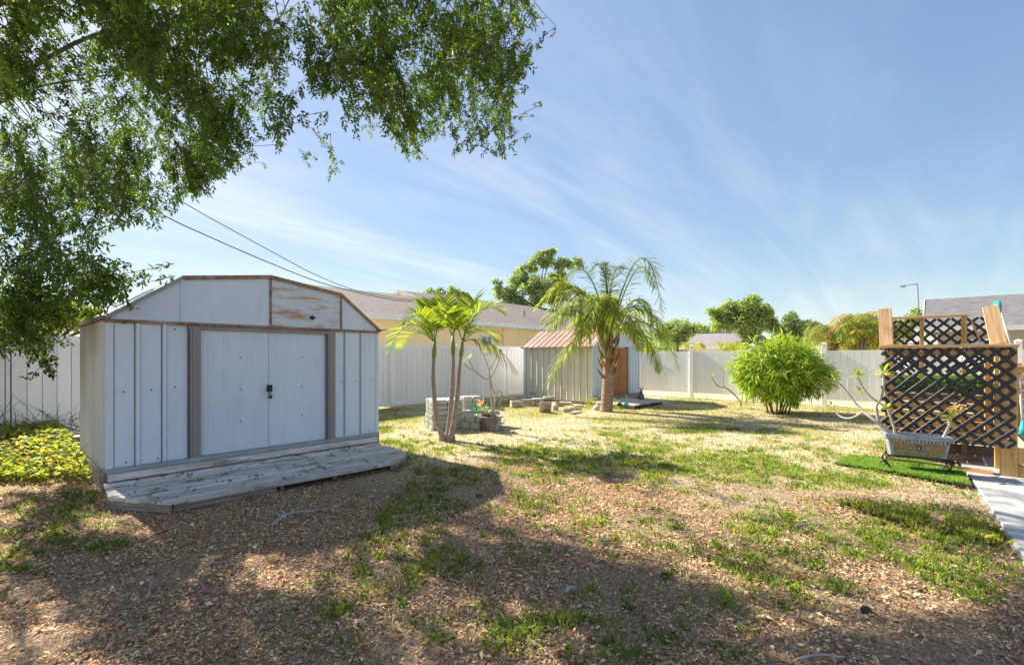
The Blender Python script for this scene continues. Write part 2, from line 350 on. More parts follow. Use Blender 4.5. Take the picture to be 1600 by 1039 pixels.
# ------------------------------------------------------------------ ground
def to_RF(x, y): return x*CA-y*SA, x*SA+y*CA
def litter_amount(x, y):
    """1 under the oak where fallen leaves lie, 0 on the open dry lawn"""
    R, F = to_RF(x, y)
    edge = 6.6 - .30*R*(R > 0) + .22*np.minimum(R, 0)*-0.2
    n = vnoise(x*.7+3, y*.7, 5)
    return np.clip((edge-F)/2.6+(n-.5)*1.5+.25, 0, 1)
def green_amount(x, y):
    n = vnoise(x*1.1, y*1.1+9, 8, 5); return np.clip((n-.40)*3.2, 0, 1)
def ground_z(x, y):
    return (vnoise(x*.8, y*.8, 2)-.5)*.035+(vnoise(x*3.1, y*3.1, 3)-.5)*.018
def build_ground():
    inner = np.arange(-9, 19.01, .14)
    far = np.array([-400, -150, -60, -30, -18, -12]); far2 = np.array([21, 26, 35, 60, 120, 300, 600])
    xs = np.concatenate([far, inner, far2]); ys = np.concatenate([far, inner, far2])
    X, Y = np.meshgrid(xs, ys, indexing='ij'); Z = ground_z(X, Y)
    inside = (X > -9) & (X < 18.5) & (Y > -9) & (Y < 18.5)
    pat = (Y < -.14+.06*(X-7.5)) & (X > 0)                                          # keep clear of the pavers
    Z = np.where(inside, Z, -.02); Z = np.where(pat, -.03, Z)
    nx, ny = X.shape; I = np.arange(nx*ny).reshape(nx, ny)
    F = np.stack([I[:-1, :-1], I[1:, :-1], I[1:, 1:], I[:-1, 1:]], -1).reshape(-1, 4)
    lit = litter_amount(X, Y); gr = green_amount(X, Y)
    col = np.stack([lit, gr, np.zeros_like(lit)], -1).reshape(-1, 3)
    me = npmesh('ground', np.stack([X, Y, Z], -1).reshape(-1, 3), F, col, True)
    m = bpy.data.materials.new('leaf_strewn_dirt'); m.use_nodes = True; nt = m.node_tree; L = nt.links.new; nn = nt.nodes.new; bs = nt.nodes['Principled BSDF']
    at = nn('ShaderNodeAttribute'); at.attribute_name = 'Col'; sp = nn('ShaderNodeSeparateColor'); L(at.outputs['Color'], sp.inputs[0])
    tc = nn('ShaderNodeTexCoord')
    def nz(s, d=6, di=0):
        n = nn('ShaderNodeTexNoise'); n.inputs['Scale'].default_value = s; n.inputs['Detail'].default_value = d; n.inputs['Roughness'].default_value = .65; n.inputs['Distortion'].default_value = di; L(tc.outputs['Object'], n.inputs['Vector']); return n.outputs['Fac']
    fine = nz(45, 8, .5); mid = nz(9, 6)
    soil = ramp(nt, [(.10, .068, .042), (.26, .18, .115), (.50, .385, .27)], fine)
    straw = ramp(nt, [(.34, .27, .17), (.58, .48, .34), (.70, .60, .46)], fine)
    green = ramp(nt, [(.16, .19, .045), (.30, .33, .08), (.46, .45, .15)], fine)
    a = nn('ShaderNodeMix'); a.data_type = 'RGBA'
    gm = nn('ShaderNodeMath'); gm.operation = 'MULTIPLY'; gm.use_clamp = True; L(sp.outputs[1], gm.inputs[0]); L(mid, gm.inputs[1]); L(gm.outputs[0], a.inputs[0]); L(straw, a.inputs[6]); L(green, a.inputs[7])
    b = nn('ShaderNodeMix'); b.data_type = 'RGBA'; L(sp.outputs[0], b.inputs[0]); L(a.outputs[2], b.inputs[6]); L(soil, b.inputs[7])
    L(b.outputs[2], bs.inputs['Base Color']); bs.inputs['Roughness'].default_value = .95; bs.inputs['Specular IOR Level'].default_value = .1
    bp = nn('ShaderNodeBump'); bp.inputs['Strength'].default_value = .8; bp.inputs['Distance'].default_value = .02; L(fine, bp.inputs['Height']); L(bp.outputs[0], bs.inputs['Normal'])
    o = link('ground', me, m); tag(o, 'dry sandy back yard ground strewn with leaves and thin lawn', kind='structure')
build_ground()
def blocked(x, y):
    """where nothing grows: sheds, decks, patio, beyond the fences"""
    b = (x > .80) & (x < 4.13) & (y > 6.3) & (y < 8.4)
    b |= (x > .80) & (x < 3.95) & (y > 5.75) & (y < 6.4) | (x > 1.0) & (x < 3.65) & (y > 5.22) & (y < 5.8)
    b |= (x > 11.7) & (x < 15.2) & (y > 6.3) & (y < 10.4)
    b |= (y < -.265+.06*(x-7.5)) & (x > 1.0) | (y > 11.3) | (x > 16.1)
    b |= (x > 8.3) & (y < .5)
    return b
def yard_points(n, Fmin, Fmax, power=1.0):
    F = Fmin+(Fmax-Fmin)*rng.random(n)**power; R = (rng.random(n)*2-1)*F*1.14
    x, y = SA*F+CA*R, CA*F-SA*R; ok = ~blocked(x, y); return x[ok], y[ok], F[ok]

# fallen leaves
def build_litter():
    xs = []
    x, y, F = yard_points(330000, 1.7, 9.5, .8); k = rng.random(len(x)) < np.clip(litter_amount(x, y)*1.0+.05, 0, 1)*np.clip((vnoise(x*2.1+8, y*2.1, 93, 4)-.30)*4.5, .22, 1)
    x, y, F = x[k], y[k], F[k]
    x2, y2, F2 = yard_points(26000, 5.5, 14, .9); x = np.r_[x, x2]; y = np.r_[y, y2]; F = np.r_[F, F2]
    N = len(x); ln = rng.gamma(2.0, .0060, N)+.006+.0013*F; wd = ln*rng.uniform(.18, .5, N)
    az = rng.random(N)*2*math.pi; tilt = rng.normal(0, .22, N)
    d = np.stack([np.cos(az)*np.cos(tilt), np.sin(az)*np.cos(tilt), np.sin(tilt)], -1)
    nn_ = nrm(np.stack([rng.normal(0, .35, N), rng.normal(0, .35, N), np.ones(N)], -1))
    pos = np.stack([x, y, ground_z(x, y)+.003+rng.random(N)*.012], -1)
    cols = [tuple(min(.82, v_) for v_ in (q[0]*1.92, q[1]*1.66, q[2]*1.28)) for q in [(.33, .24, .17), (.42, .31, .23), (.25, .16, .11), (.16, .105, .075), (.50, .40, .31), (.36, .23, .16), (.22, .17, .14), (.11, .08, .06), (.46, .33, .22), (.56, .47, .38)]]
    o = leaves('leaf_litter', pos, d, nn_, ln, wd, palette(N, cols, .16), LITTERM, fold=.3, cup=.12)
    M = 2600; x, y, F = yard_points(M, 1.8, 8.5, .8); M = len(x); q = MB()
    for i in range(M):
        L_ = rng.gamma(2, .035)+.03; a = rng.random()*6.28; p0 = np.array((x[i], y[i], ground_z(x[i:i+1], y[i:i+1])[0]+.008)); dv = np.array((math.cos(a), math.sin(a), rng.normal(0, .08)))*L_
        q.tube([p0, p0+dv*.5+rng.normal(0, .006, 3), p0+dv], [.0022, .002, .0012], 3, False)
    tw = q.build('twig_litter', TWIGB, None, kind='stuff'); tag(tw, 'thin broken twigs scattered through the fallen leaves', 'twigs')
    tag(o, 'brown fallen oak leaves scattered over the yard', 'leaf litter')
build_litter()

def blades(name, x, y, h, w, col, lean, label, cat, z0=None, parent=None):
    N = len(x); az = rng.random(N)*2*math.pi; la = np.abs(rng.normal(0, lean, N))
    dirh = np.stack([np.cos(az), np.sin(az), np.zeros(N)], -1); side = np.stack([-np.sin(az), np.cos(az), np.zeros(N)], -1)
    b = np.stack([x, y, (ground_z(x, y)-.004) if z0 is None else np.full(N, z0)], -1)
    h = np.asarray(h)[:, None]; w = np.broadcast_to(np.asarray(w), (N,))[:, None]; la = la[:, None]
    mid = b + UP*h*.6*np.cos(la*.6) + dirh*h*.6*np.sin(la*.6)
    tip = mid + UP*h*.4*np.cos(la*1.5) + dirh*h*.4*np.sin(la*1.5)
    V = np.stack([b-side*w/2, b+side*w/2, mid+side*w*.4, tip, mid-side*w*.4], 1).reshape(-1, 3)
    F = np.arange(N*5).reshape(N, 5)
    o = link(name, npmesh(name, V-rootloc(parent), F, np.repeat(col, 5, 0)), GRASSM, parent, kind='stuff')
    if label: tag(o, label, cat)
    return o
def build_grass():
    # open lawn: straw and yellow green blades
    x, y, F = yard_points(380000, 4.0, 17.5, .75)
    k = rng.random(len(x)) < (1-litter_amount(x, y))*(.35+.65*green_amount(x, y)) ; x, y, F = x[k], y[k], F[k]; N = len(x)
    g = rng.random(N) < .52+.45*green_amount(x, y)*(vnoise(x*2.3, y*2.3, 21) > .42)
    c = np.where(g[:, None], palette(N, [(.26, .30, .05), (.34, .36, .07), (.42, .42, .10), (.19, .24, .04)], .15), palette(N, [(.52, .44, .27), (.62, .53, .36), (.45, .37, .22), (.50, .46, .21)], .12))
    blades('dry_lawn', x, y, rng.uniform(.02, .055, N), .003+.00035*F, c, .75, 'thin dry straw coloured lawn grass in the open yard', 'grass')
    # green tufts among the fallen leaves
    T = 8600; tx, ty, tF = yard_points(T, 1.9, 9.5, .75)
    k = (green_amount(tx, ty)*.95+.12 > rng.random(len(tx))) & (vnoise(tx*.55+20, ty*.55, 31) > .36+.14*(to_RF(tx, ty)[0] < -1.2)); tx, ty = tx[k], ty[k]
    n = rng.integers(12, 40, len(tx)); ii = np.repeat(np.arange(len(tx)), n); r = np.repeat(rng.uniform(.03, .13, len(tx)), n)
    bx = tx[ii]+rng.normal(0, 1, len(ii))*r*.6; by = ty[ii]+rng.normal(0, 1, len(ii))*r*.6
    k = ~blocked(bx, by); bx, by, ii = bx[k], by[k], ii[k]; M = len(bx)
    tone = palette(len(tx), [(.15, .26, .05), (.20, .31, .055), (.26, .35, .06), (.31, .37, .07)], .12)[ii]
    blades('green_grass', bx, by, rng.uniform(.025, .075, M), rng.uniform(.003, .006, M), tone*(1+rng.normal(0, .15, (M, 1))).clip(.5, 1.5), .7, 'green grass tufts sprouting among the fallen leaves', 'grass')
    # longer fringe by the patio edge
    u = rng.random(9000); a, b = G(1330, 800), G(1520, 830)
    p = a[None]+(b-a)[None]*u[:, None]; bx = p[:, 0]+rng.normal(0, .16, 9000); by = p[:, 1]+rng.normal(0, .10, 9000); k = ~blocked(bx, by)&(vnoise(bx*3, by*3, 40) > .4); bx, by = bx[k], by[k]; M = len(bx)
    blades('grass_fringe', bx, by, rng.uniform(.04, .10, M), .005, palette(M, [(.15, .23, .04), (.24, .28, .06), (.40, .36, .15)], .15), .8, 'longer bright grass strip growing near the paver edge', 'grass')
build_grass()

# ------------------------------------------------------------------ fences
def build_fences():
    # aged fence along the left: X runs along it, its yard face at Y = 11.4
    Yf = 11.4; f = thing('vinyl_fence', (3, Yf, 0), 'aged off white vinyl privacy fence between the yard and the yellow house', 'fence')
    posts = [7.58+2.44*k for k in range(-6, 4)]
    for k, x in enumerate(posts):
        piece('post', (.05, .07, 1.76), VINYL_OLD, f, (x, Yf+.02, .88), ch=.006)
        piece('gap_strip', (.012, .02, 1.66), GAP, f, (x+.032, Yf+.022, .86), ch=.001)
        if k == len(posts)-1: break
        x1 = posts[k+1]
        span('top_rail', (x+.045, Yf-.012, 1.66), (x1-.03, Yf+.05, 1.79), VINYL_OLD, f, .008)
        span('bottom_rail', (x+.045, Yf-.008, .04), (x1-.03, Yf+.05, .16), VINYL_OLD, f, .008)
        n = 13; w = (x1-x-.07)/n
        for j in range(n):
            piece('board', (w-.007, .022, 1.52), VINYL_OLD, f, (x+.04+w*(j+.5), Yf+.018, .91), ch=.004)
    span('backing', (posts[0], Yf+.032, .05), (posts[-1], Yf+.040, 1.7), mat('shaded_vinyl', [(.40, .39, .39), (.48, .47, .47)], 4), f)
    # newer fence across the back: Y runs along it, yard face at X = 16.2
    Xf = 16.2; f = thing('vinyl_fence', (Xf, 3, 0), 'white vinyl privacy fence with capped posts behind the bamboo', 'fence')
    posts = [10.1-1.92*k for k in range(0, 9)]; posts[0] = 10.06
    for k, y in enumerate(posts):
        piece('post', (.12, .12, 1.78), VINYL, f, (Xf, y, .89), ch=.006)
        c = MB(); c.prism([(Xf-.07, y-.07, 1.78), (Xf+.07, y-.07, 1.78), (Xf+.07, y+.07, 1.78), (Xf-.07, y+.07, 1.78)], (0, 0, .025))
        q = c.n; c.add([(Xf-.066, y-.066, 1.805), (Xf+.066, y-.066, 1.805), (Xf+.066, y+.066, 1.805), (Xf-.066, y+.066, 1.805), (Xf, y, 1.84)], [(0, 1, 4), (1, 2, 4), (2, 3, 4), (3, 0, 4)])
        c.build('post_cap', VINYL, f)
        if k == len(posts)-1: break
        y1 = posts[k+1]
        span('top_rail', (Xf-.025, y-.06, 1.60), (Xf+.025, y1+.06, 1.72), VINYL, f, .006)
        span('bottom_rail', (Xf-.025, y-.06, .05), (Xf+.025, y1+.06, .19), VINYL, f, .006)
        n = 11; w = (y-y1-.12)/n
        for j in range(n):
            piece('board', (.022, w-.007, 1.41), VINYL, f, (Xf, y-.06-w*(j+.5), .895), ch=.003)
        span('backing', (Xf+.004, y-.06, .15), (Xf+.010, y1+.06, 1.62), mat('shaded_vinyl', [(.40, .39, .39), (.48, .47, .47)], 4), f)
build_fences()

# ------------------------------------------------------------------ the large shed and its platform
def build_shed():
    X0, X1, Y0, Y1, Z0, Z1 = .86, 4.10, 6.5, 8.35, .20, 1.82
    s = thing('metal_shed', (2.5, 7.4, 0), 'large pale grey metal shed with double sliding doors and rust streaked gable', 'shed')
    wt = .02
    core = MB(); core.box((X0+.03, Y0+.035, Z0), (X1-.03, Y1-.03, Z1)); core.build('wall_core', PAINT, s)
    # front panels: flat sheet with a raised seam at its right edge
    def fp(a, b, seam=True):
        m = MB(); m.box((a, Y0, Z0+.05), (b, Y0+wt, Z1-.02))
        if seam: m.prism([(b-.045, Y0-.0005, Z0+.05), (b-.035, Y0-.024, Z0+.05), (b-.012, Y0-.024, Z0+.05), (b-.002, Y0-.0005, Z0+.05)][::-1], (0, 0, Z1-.02-Z0-.05))
        m.build('wall_panel', PAINT, s)
        if seam: q = MB(); q.box((b-.056, Y0-.003, Z0+.05), (b-.047, Y0-.0006, Z1-.02)); q.build('shadow_gap_line', GAP, s)  # dark strip painted in as the shadow gap beside each raised seam
    for a, b in ((X0+.055, 1.145), (1.147, 1.385), (1.387, 1.578)): fp(a, b, b < 1.5)
    for a, b in ((3.392, 3.59), (3.592, 3.85), (3.852, X1-.03)): fp(a, b, b < 4)
    for a, b in ((X0-.012, X0+.054), (X1-.029, X1+.012)):
        m = MB(); m.box((a, Y0-.012, Z0+.02), (b, Y0+.018, Z1)); m.build('corner_trim', PAINT, s)
    m = MB(); m.box((X0+.056, Y0-.005, Z0+.05), (X0+.062, Y0-.0006, Z1-.02)); m.build('rust_line', RUST, s)
    # door jambs (two stepped strips each) and header track
    for a, b in ((1.58, 1.71), (3.255, 3.39)):
        m = MB(); m.box((a, Y0-.030, Z0+.03), (b, Y0+.018, Z1-.035)); m.build('door_jamb', JAMB, s)
        m = MB(); m.box((a+.045, Y0-.042, Z0+.03), (b-.045, Y0-.0302, Z1-.035)); m.build('jamb_rib', JAMB, s)
        m = MB(); m.box((a+.004, Y0-.034, Z0+.03), (a+.016, Y0-.0302, Z1-.035)); m.build('jamb_edge', BLACKM, s)
    # doors: shallow vertical corrugations, slightly recessed
    for nm, a, b, off in (('door', 1.712, 2.482, 0.0), ('door', 2.490, 3.253, .006)):
        m = MB(); n = 14; w = (b-a)/n; prof = []
        for j in range(n):
            x = a+w*j; prof += [(x, 0), (x+w*.42, 0), (x+w*.5, .0035), (x+w*.92, .0035)]
        prof.append((b, 0))
        V = []; F = []
        for (x, d) in prof:
            V += [(x, Y0+.002+off-d, Z0+.055), (x, Y0+.002+off-d, Z1-.075)]
        for j in range(len(prof)-1): F.append((2*j, 2*j+2, 2*j+3, 2*j+1))
        k = len(V); V += [(a, Y0+.025+off, Z0+.055), (a, Y0+.025+off, Z1-.075), (b, Y0+.025+off, Z0+.055), (b, Y0+.025+off, Z1-.075)]
        F += [(k, 0, 1, k+1), (2*len(prof)-2, k+2, k+3, 2*len(prof)-1), (k+2, k, k+1, k+3)]
        m.add(V, F); d = m.build(nm, PAINT, s)
        xm = (a+b)/2
        for z in (.62, 1.02, 1.42):
            q = MB(); q.tube([(xm+.05, Y0+off-.007, z), (xm+.05, Y0+off+.003, z)], .009, 8); q.build('screw', BLACKM, d)
        if a < 2:
            h = MB(); h.box((2.455, Y0-.028, .97), (2.520, Y0-.004, 1.06)); h.build('latch_plate', BLACKM, d)
            h = MB(); h.tube([(2.478, Y0-.03, .955), (2.474, Y0-.045, .935), (2.486, Y0-.05, .915), (2.500, Y0-.045, .935), (2.497, Y0-.03, .955)], .006, 6); h.box((2.466, Y0-.055, .885), (2.508, Y0-.030, .918)); h.build('padlock', BLACKM, d)
    m = MB(); m.box((1.58, Y0-.038, Z1-.072), (3.39, Y0+.01, Z1-.037)); m.build('door_track', JAMB, s)
    m = MB(); m.box((X0-.012, Y0-.026, Z1-.030), (X1+.012, Y0+.01, Z1+.004)); m.build('header_trim', RUST, s)
    m = MB(); m.box((X0-.006, Y0-.045, Z0), (X1+.006, Y0+.01, Z0+.048)); m.build('base_rail', GREYST, s)
    # gable
    g = [(X0-.01, 1.845), (1.53, 2.345), (2.505, 2.475), (3.49, 2.335), (X1+.02, 1.845)]
    def gp(name, poly, mt, y=Y0-.008, t=.016): q = MB(); q.prism([(x, y, z) for x, z in poly], (0, t, 0)); return q.build(name, mt, s)
    b = Z1+.007
    gp('gable_panel', [(X0+.03, b), (1.525, b), (1.525, 2.325), (X0+.03, 1.865)], PAINT)
    gp('gable_panel', [(1.532, b), (2.500, b), (2.500, 2.452), (1.532, 2.325)], PAINT)
    r = gp('gable_panel', [(2.508, b), (3.484, b), (3.484, 2.315), (2.508, 2.452)], RUSTP); r['label'] = 'rust streaked gable panel'
    gp('gable_panel', [(3.492, b), (X1-.02, b), (X1-.02, 1.86), (3.492, 2.312)], PAINT)
    for x, z in ((1.528, 2.33), (2.504, 2.455), (3.488, 2.315)):
        q = MB(); q.box((x-.016, Y0-.020, b), (x+.012, Y0-.0085, z-.006)); q.build('gable_seam', RUST if x > 2 else PAINT, s)
    q = MB(); q.prism([(3.06, Y0-.012, 1.935), (3.115, Y0-.012, 1.97), (3.06, Y0-.012, 2.005), (3.005, Y0-.012, 1.97)], (0, .003, 0)); q.build('badge', BLACKM, s)
    # back gable, roof sheets, rusty edge trim
    q = MB(); q.prism([(X0, Y1-.02, b)]+[(x, Y1-.02, z-.01) for x, z in g]+[(X1, Y1-.02, b)], (0, .015, 0)); q.build('rear_gable', PAINT, s)
    for i in range(4):
        (xa, za), (xb, zb) = g[i], g[i+1]
        q = MB(); q.prism([(xa, Y0-.02, za), (xb, Y0-.02, zb), (xb, Y0-.02, zb+.012), (xa, Y0-.02, za+.012)], (0, Y1-Y0+.05, 0)); q.build('roof_sheet', PAINT, s)
        q = MB(); q.prism([(xa, Y0-.034, za-.030), (xb, Y0-.034, zb-.030), (xb, Y0-.034, zb+.018), (xa, Y0-.034, za+.018)], (0, .0135, 0)); q.build('roof_edge_trim', RUST if i else GREYST, s)
    for x in (X0-.03, X1+.03):
        q = MB(); q.box((x-.022, Y0-.03, 1.815), (x+.022, Y1+.02, 1.86)); q.build('eave_trim', RUST, s)
    q = MB(); q.tube([(X1+.03, Y0-.03, 1.85), (X1+.08, Y0-.06, 1.845), (X1+.12, Y0-.07, 1.855)], [.012, .010, .006], 6); q.build('bent_trim_end', RUST, s)
    # ribbed side walls
    for x, sg in ((X0, -1), (X1, 1)):
        n = 10; w = (Y1-Y0-.04)/n
        for j in range(n):
            y = Y0+.02+w*j; q = MB()
            pr = [(x+sg*.0, y), (x+sg*.0, y+w*.50), (x+sg*.030, y+w*.58), (x+sg*.030, y+w*.74), (x, y+w*.985), (x-sg*.02, y+w*.985), (x-sg*.02, y)]
            q.prism([(a, c, Z0+.04) for a, c in pr], (0, 0, Z1-Z0-.05)); q.build('side_panel', PAINT_SIDE if sg < 0 else PAINT, s)
    q = MB(); q.box((X0-.02, Y0, Z0), (X0, Y1, Z0+.045)); q.build('base_rail', GREYST, s); span('skirt_board', (X0-.03, Y0-.02, 0), (X0-.022, Y1, .198), WOODB, s)
    q = MB(); q.box((X0+.02, Y1-.029, Z0), (X1-.02, Y1, Z1)); q.build('rear_wall', PAINT, s)
    for x, z in ((1.0, 1.785), (1.0, 1.05), (1.24, 1.06), (1.46, 1.08), (1.46, 1.74), (1.02, .29), (1.3, .29), (1.66, .62), (1.66, 1.25), (3.5, 1.05), (3.72, 1.05), (3.98, 1.06), (3.33, .62), (3.33, 1.1), (3.33, 1.6), (1.545, 2.2), (1.545, 2.05), (3.7, .29), (3.95, .29)):
        q = MB(); dd = .033 if (1.58 < x < 1.71 or 3.25 < x < 3.39) else .004
        q.tube([(x, Y0-dd-.003, z), (x, Y0-dd+.004, z)], .008, 8); q.build('screw', BLACKM, s)
    # floor frame under the shed
    for y in (Y0-.02, Y0+.6, Y0+1.2, Y1-.1):
        span('floor_joist', (X0-.02, y, .0), (X1+.02, y+.06, .195), WOODB, s)
    # platform of grey boards with clipped corners
    poly = [(.83, 6.46), (.77, 5.75), (1.13, 5.17), (3.40, 5.03), (3.87, 5.38), (3.98, 6.46)]
    d = thing('wooden_platform', (2.4, 5.8, 0), 'low weathered grey board platform with clipped corners before the metal shed', 'platform')
    def xr(y):
        hit = []
        for i in range(6):
            (xa, ya), (xb, yb) = poly[i], poly[(i+1) % 6]
            if (ya-y)*(yb-y) <= 0 and ya != yb: hit.append(xa+(xb-xa)*(y-ya)/(yb-ya))
        return (min(hit), max(hit)) if len(hit) > 1 else None
    yb = 6.44; k = 0
    while yb > 5.06:
        w = .142; ya = max(yb-w+.013, 5.06); za = .117+rng.normal(0, .005)
        r0, r1 = xr(yb), xr(ya)
        if r0 and r1:
            cut = [0, 1] if k % 3 else [0, .45+.2*rng.random(), 1]
            for i in range(len(cut)-1):
                f0 = lambda r: r[0]+(r[1]-r[0])*cut[i]+(.003 if i else 0); f1 = lambda r: r[0]+(r[1]-r[0])*cut[i+1]-(.003 if i+2 < len(cut) else 0)
                pl = [(f0(r0), yb), (f0(r1), ya), (f1(r1), ya), (f1(r0), yb)]
                cx = np.mean([p[0] for p in pl]); cy = (ya+yb)/2; n = 14
                V = []; F = []
                for j in range(n+1):                                   # slightly cupped, worn board
                    t = j/n; wob = rng.normal(0, .0022)
                    p, q = np.array(pl[0])+(np.array(pl[3])-np.array(pl[0]))*t, np.array(pl[1])+(np.array(pl[2])-np.array(pl[1]))*t
                    e = rng.normal(0, .0025, 2)
                    for (px_, py_), zz in ((p+[0, -.004+e[0]], 0), (q+[0, .002+e[1]], 0), (q+[0, .002+e[1]], -.036), (p+[0, -.004+e[0]], -.036)): V.append((px_-cx, py_-cy, zz+wob))
                for j in range(n):
                    a = 4*j
                    for c in range(4): F.append((a+c, a+(c+1) % 4, a+4+(c+1) % 4, a+4+c))
                F += [(3, 2, 1, 0), (4*n, 4*n+1, 4*n+2, 4*n+3)]
                me = bpy.data.meshes.new('plank'); me.from_pydata(V, [], F); me.update()
                link('plank', me, WOODG, d, (cx, cy, za))
        yb -= w; k += 1
    for a, b, mt in (((.79, 5.74), (1.14, 5.20), WOODB), ((3.39, 5.06), (3.84, 5.39), WOODB), ((.85, 6.42), (.79, 5.76), WOODB), ((3.84, 5.41), (3.94, 6.40), WOODB), ((1.16, 5.215), (2.05, 5.16), WOODB)):
        bar('fascia_board', (*a, .042), (*b, .042), .03, .075, mt, d)
    for x in (1.5, 2.1, 2.7, 3.3): span('joist', (x, 5.2, .005), (x+.045, 6.4, .078), WOODB, d)
    # the raised strip the shed front stands on
    span('sill_board', (.86, 6.40, .125), (4.05, 6.455, .195), WOODG, d)
    # leaf sprigs fallen on the boards
    n = 420; cl = rng.random((60, 2))*[2.9, 1.25]+[.95, 5.15]; pk = cl[rng.integers(0, 60, n)]+rng.normal(0, .03, (n, 2))
    ok = np.array([(xr(p[1]) is not None and xr(p[1])[0]+.03 < p[0] < xr(p[1])[1]-.03) for p in pk]); pk = pk[ok]; n = len(pk)
    o = leaves('leaf_debris', np.c_[pk, np.full(n, .126)], rdir(n)*[1, 1, .35]+[0, 0, .05], rdir(n)*.4+UP, rng.uniform(.025, .06, n), .018, palette(n, [(.07, .12, .03), (.11, .15, .04), (.28, .2, .12)], .2), LEAFD)
    tag(o, 'small green oak sprigs and dry leaves fallen on the grey platform', 'leaves')
build_shed()

# ------------------------------------------------------------------ the small shed
def build_shed2():
    X0, X1, Y0, Y1, Z1 = 12.0, 14.97, 7.6, 10.2, 1.74
    s = thing('metal_shed', (13.5, 8.9, 0), 'small beige ribbed metal shed with faded red roof and orange wooden door', 'shed')
    q = MB(); q.box((X0+.03, Y0+.03, .06), (X1-.03, Y1-.03, Z1)); q.build('wall_core', PAINT_SIDE, s)
    n = 11; w = (Y1-Y0)/n
    for j in range(n):
        y = Y0+w*j; q = MB(); pr = [(X0, y), (X0, y+w*.62), (X0-.026, y+w*.66), (X0-.026, y+w*.72), (X0, y+w*.985), (X0+.028, y+w*.985), (X0+.028, y)]
        q.prism([(a, c, .08) for a, c in pr], (0, 0, Z1-.1)); q.build('side_panel', PAINT_SIDE, s)
        q = MB(); q.box((X0-.004, y+w*.585, .08), (X0-.0006, y+w*.615, Z1-.02)); q.build('shadow_gap_line', GAP, s)  # same dark shadow-gap strip at the foot of each rib
    def front(a, b, m=PAINT):
        k = max(1, round((b-a)/.2)); ww = (b-a)/k
        for j in range(k):
            x = a+ww*j; q = MB(); pr = [(x, Y0), (x+ww*.7, Y0), (x+ww*.77, Y0-.025), (x+ww*.92, Y0-.025), (x+ww*.99, Y0), (x+ww*.99, Y0+.028), (x, Y0+.028)]
            q.prism([(a_, c, .12) for a_, c in pr][::-1], (0, 0, Z1-.14)); q.build('front_panel', m, s)
    front(X0, 12.62); front(14.20, X1)
    for a in (X0-.02, X1-.04):
        q = MB(); q.box((a, Y0-.03, .08), (a+.06, Y0+.02, Z1)); q.build('corner_trim', PAINT, s)
    q = MB(); q.box((X0-.03, Y1-.04, .06), (X0+.02, Y1+.03, Z1)); q.build('corner_trim', PAINT, s)
    # plank door
    d = MB(); d.box((12.66, Y0-.01, .17), (14.08, Y0+.028, 1.70)); door = d.build('door', CEDAR, s)
    for j in range(8):
        a = 12.665+j*.176; q = MB(); q.box((a, Y0-.028, .18), (a+.165, Y0-.0105, 1.69)); q.build('door_board', CEDAR, door)
    for z in (.35, 1.5): q = MB(); q.box((12.68, Y0-.048, z), (14.06, Y0-.0285, z+.09)); q.build('door_ledge', CEDAR, door)
    for a in (12.625, 14.085):
        q = MB(); q.box((a, Y0-.035, .13), (a+.033+.08*(a > 14), Y0+.02, Z1)); q.build('door_jamb', WOODB, s)
    q = MB(); q.box((X0-.03, Y0-.06, .06), (X1+.03, Y0+.02, .12)); q.build('sill', WOODB, s)
    # gambrel roof running along Y
    g = [(X0-.09, 1.72), (12.84, 2.27), (13.49, 2.37), (14.14, 2.27), (X1+.09, 1.72)]
    for i in range(4):
        (xa, za), (xb, zb) = g[i], g[i+1]
        q = MB(); q.prism([(xa, Y0-.08, za), (xb, Y0-.08, zb), (xb, Y0-.08, zb+.014), (xa, Y0-.08, za+.014)], (0, Y1-Y0+.16, 0)); r = q.build('roof_slope', PINKR, s)
        N = 13 if i < 2 else 0
        for j in range(N):
            y = Y0-.06+j*(Y1-Y0+.12)/(N-1); nx, nz = -(zb-za), (xb-xa); L = math.hypot(nx, nz); nx /= L; nz /= L
            q = MB(); q.prism([(xa+nx*.0145, y-.010, za+nz*.0145), (xb+nx*.0145, y-.010, zb+nz*.0145), (xb+nx*.028, y-.010, zb+nz*.028), (xa+nx*.028, y-.010, za+nz*.028)], (0, .020, 0)); q.build('roof_rib', PINKR, r)
    q = MB(); q.box((X0-.105, Y0-.08, 1.685), (X0-.085, Y1+.08, 1.735)); q.build('eave_trim', PINKR, s)
    for y in (Y0-.005, Y1-.02):
        q = MB(); q.prism([(X0, y, Z1)]+[(x, y, z-.005) for x, z in g[1:4]]+[(X1, y, Z1)], (0, .02, 0)); q.build('gable', PAINT, s)
    for i in range(4):
        (xa, za), (xb, zb) = g[i], g[i+1]; q = MB(); q.prism([(xa, Y0-.10, za-.06), (xb, Y0-.10, zb-.06), (xb, Y0-.10, zb+.02), (xa, Y0-.10, za+.02)], (0, .018, 0)); q.build('roof_edge_trim', FASCIA, s)
    span('floor_joist', (X0, Y0, .0), (X0+.08, Y1, .075), WOODB, s); span('floor_joist', (X1-.1, Y0, .0), (X1, Y1, .06), WOODB, s)
    # its low board platform
    d = thing('wooden_platform', (12.9, 6.7, 0), 'small weathered grey board platform before the orange shed door', 'platform')
    for j in range(9):
        y = 6.02+j*.145; piece('plank', (2.0-.05*(j < 2), .135, .035), WOODG, d, (12.55+rng.normal(0, .01), y+.07, .115+rng.normal(0, .003)))
    for x in (11.65, 12.5, 13.4): span('joist', (x, 6.05, 0), (x+.05, 7.3, .095), WOODB, d)
    span('step_board', (11.9, 7.34, .10), (14.6, 7.52, .22), WOODB, d)
    # rabbit ornament
    p = np.array((13.2, 6.62, .134)); o = thing('rabbit_figurine', p, 'small dark grey rabbit figurine sitting on the wooden platform', 'figurine')
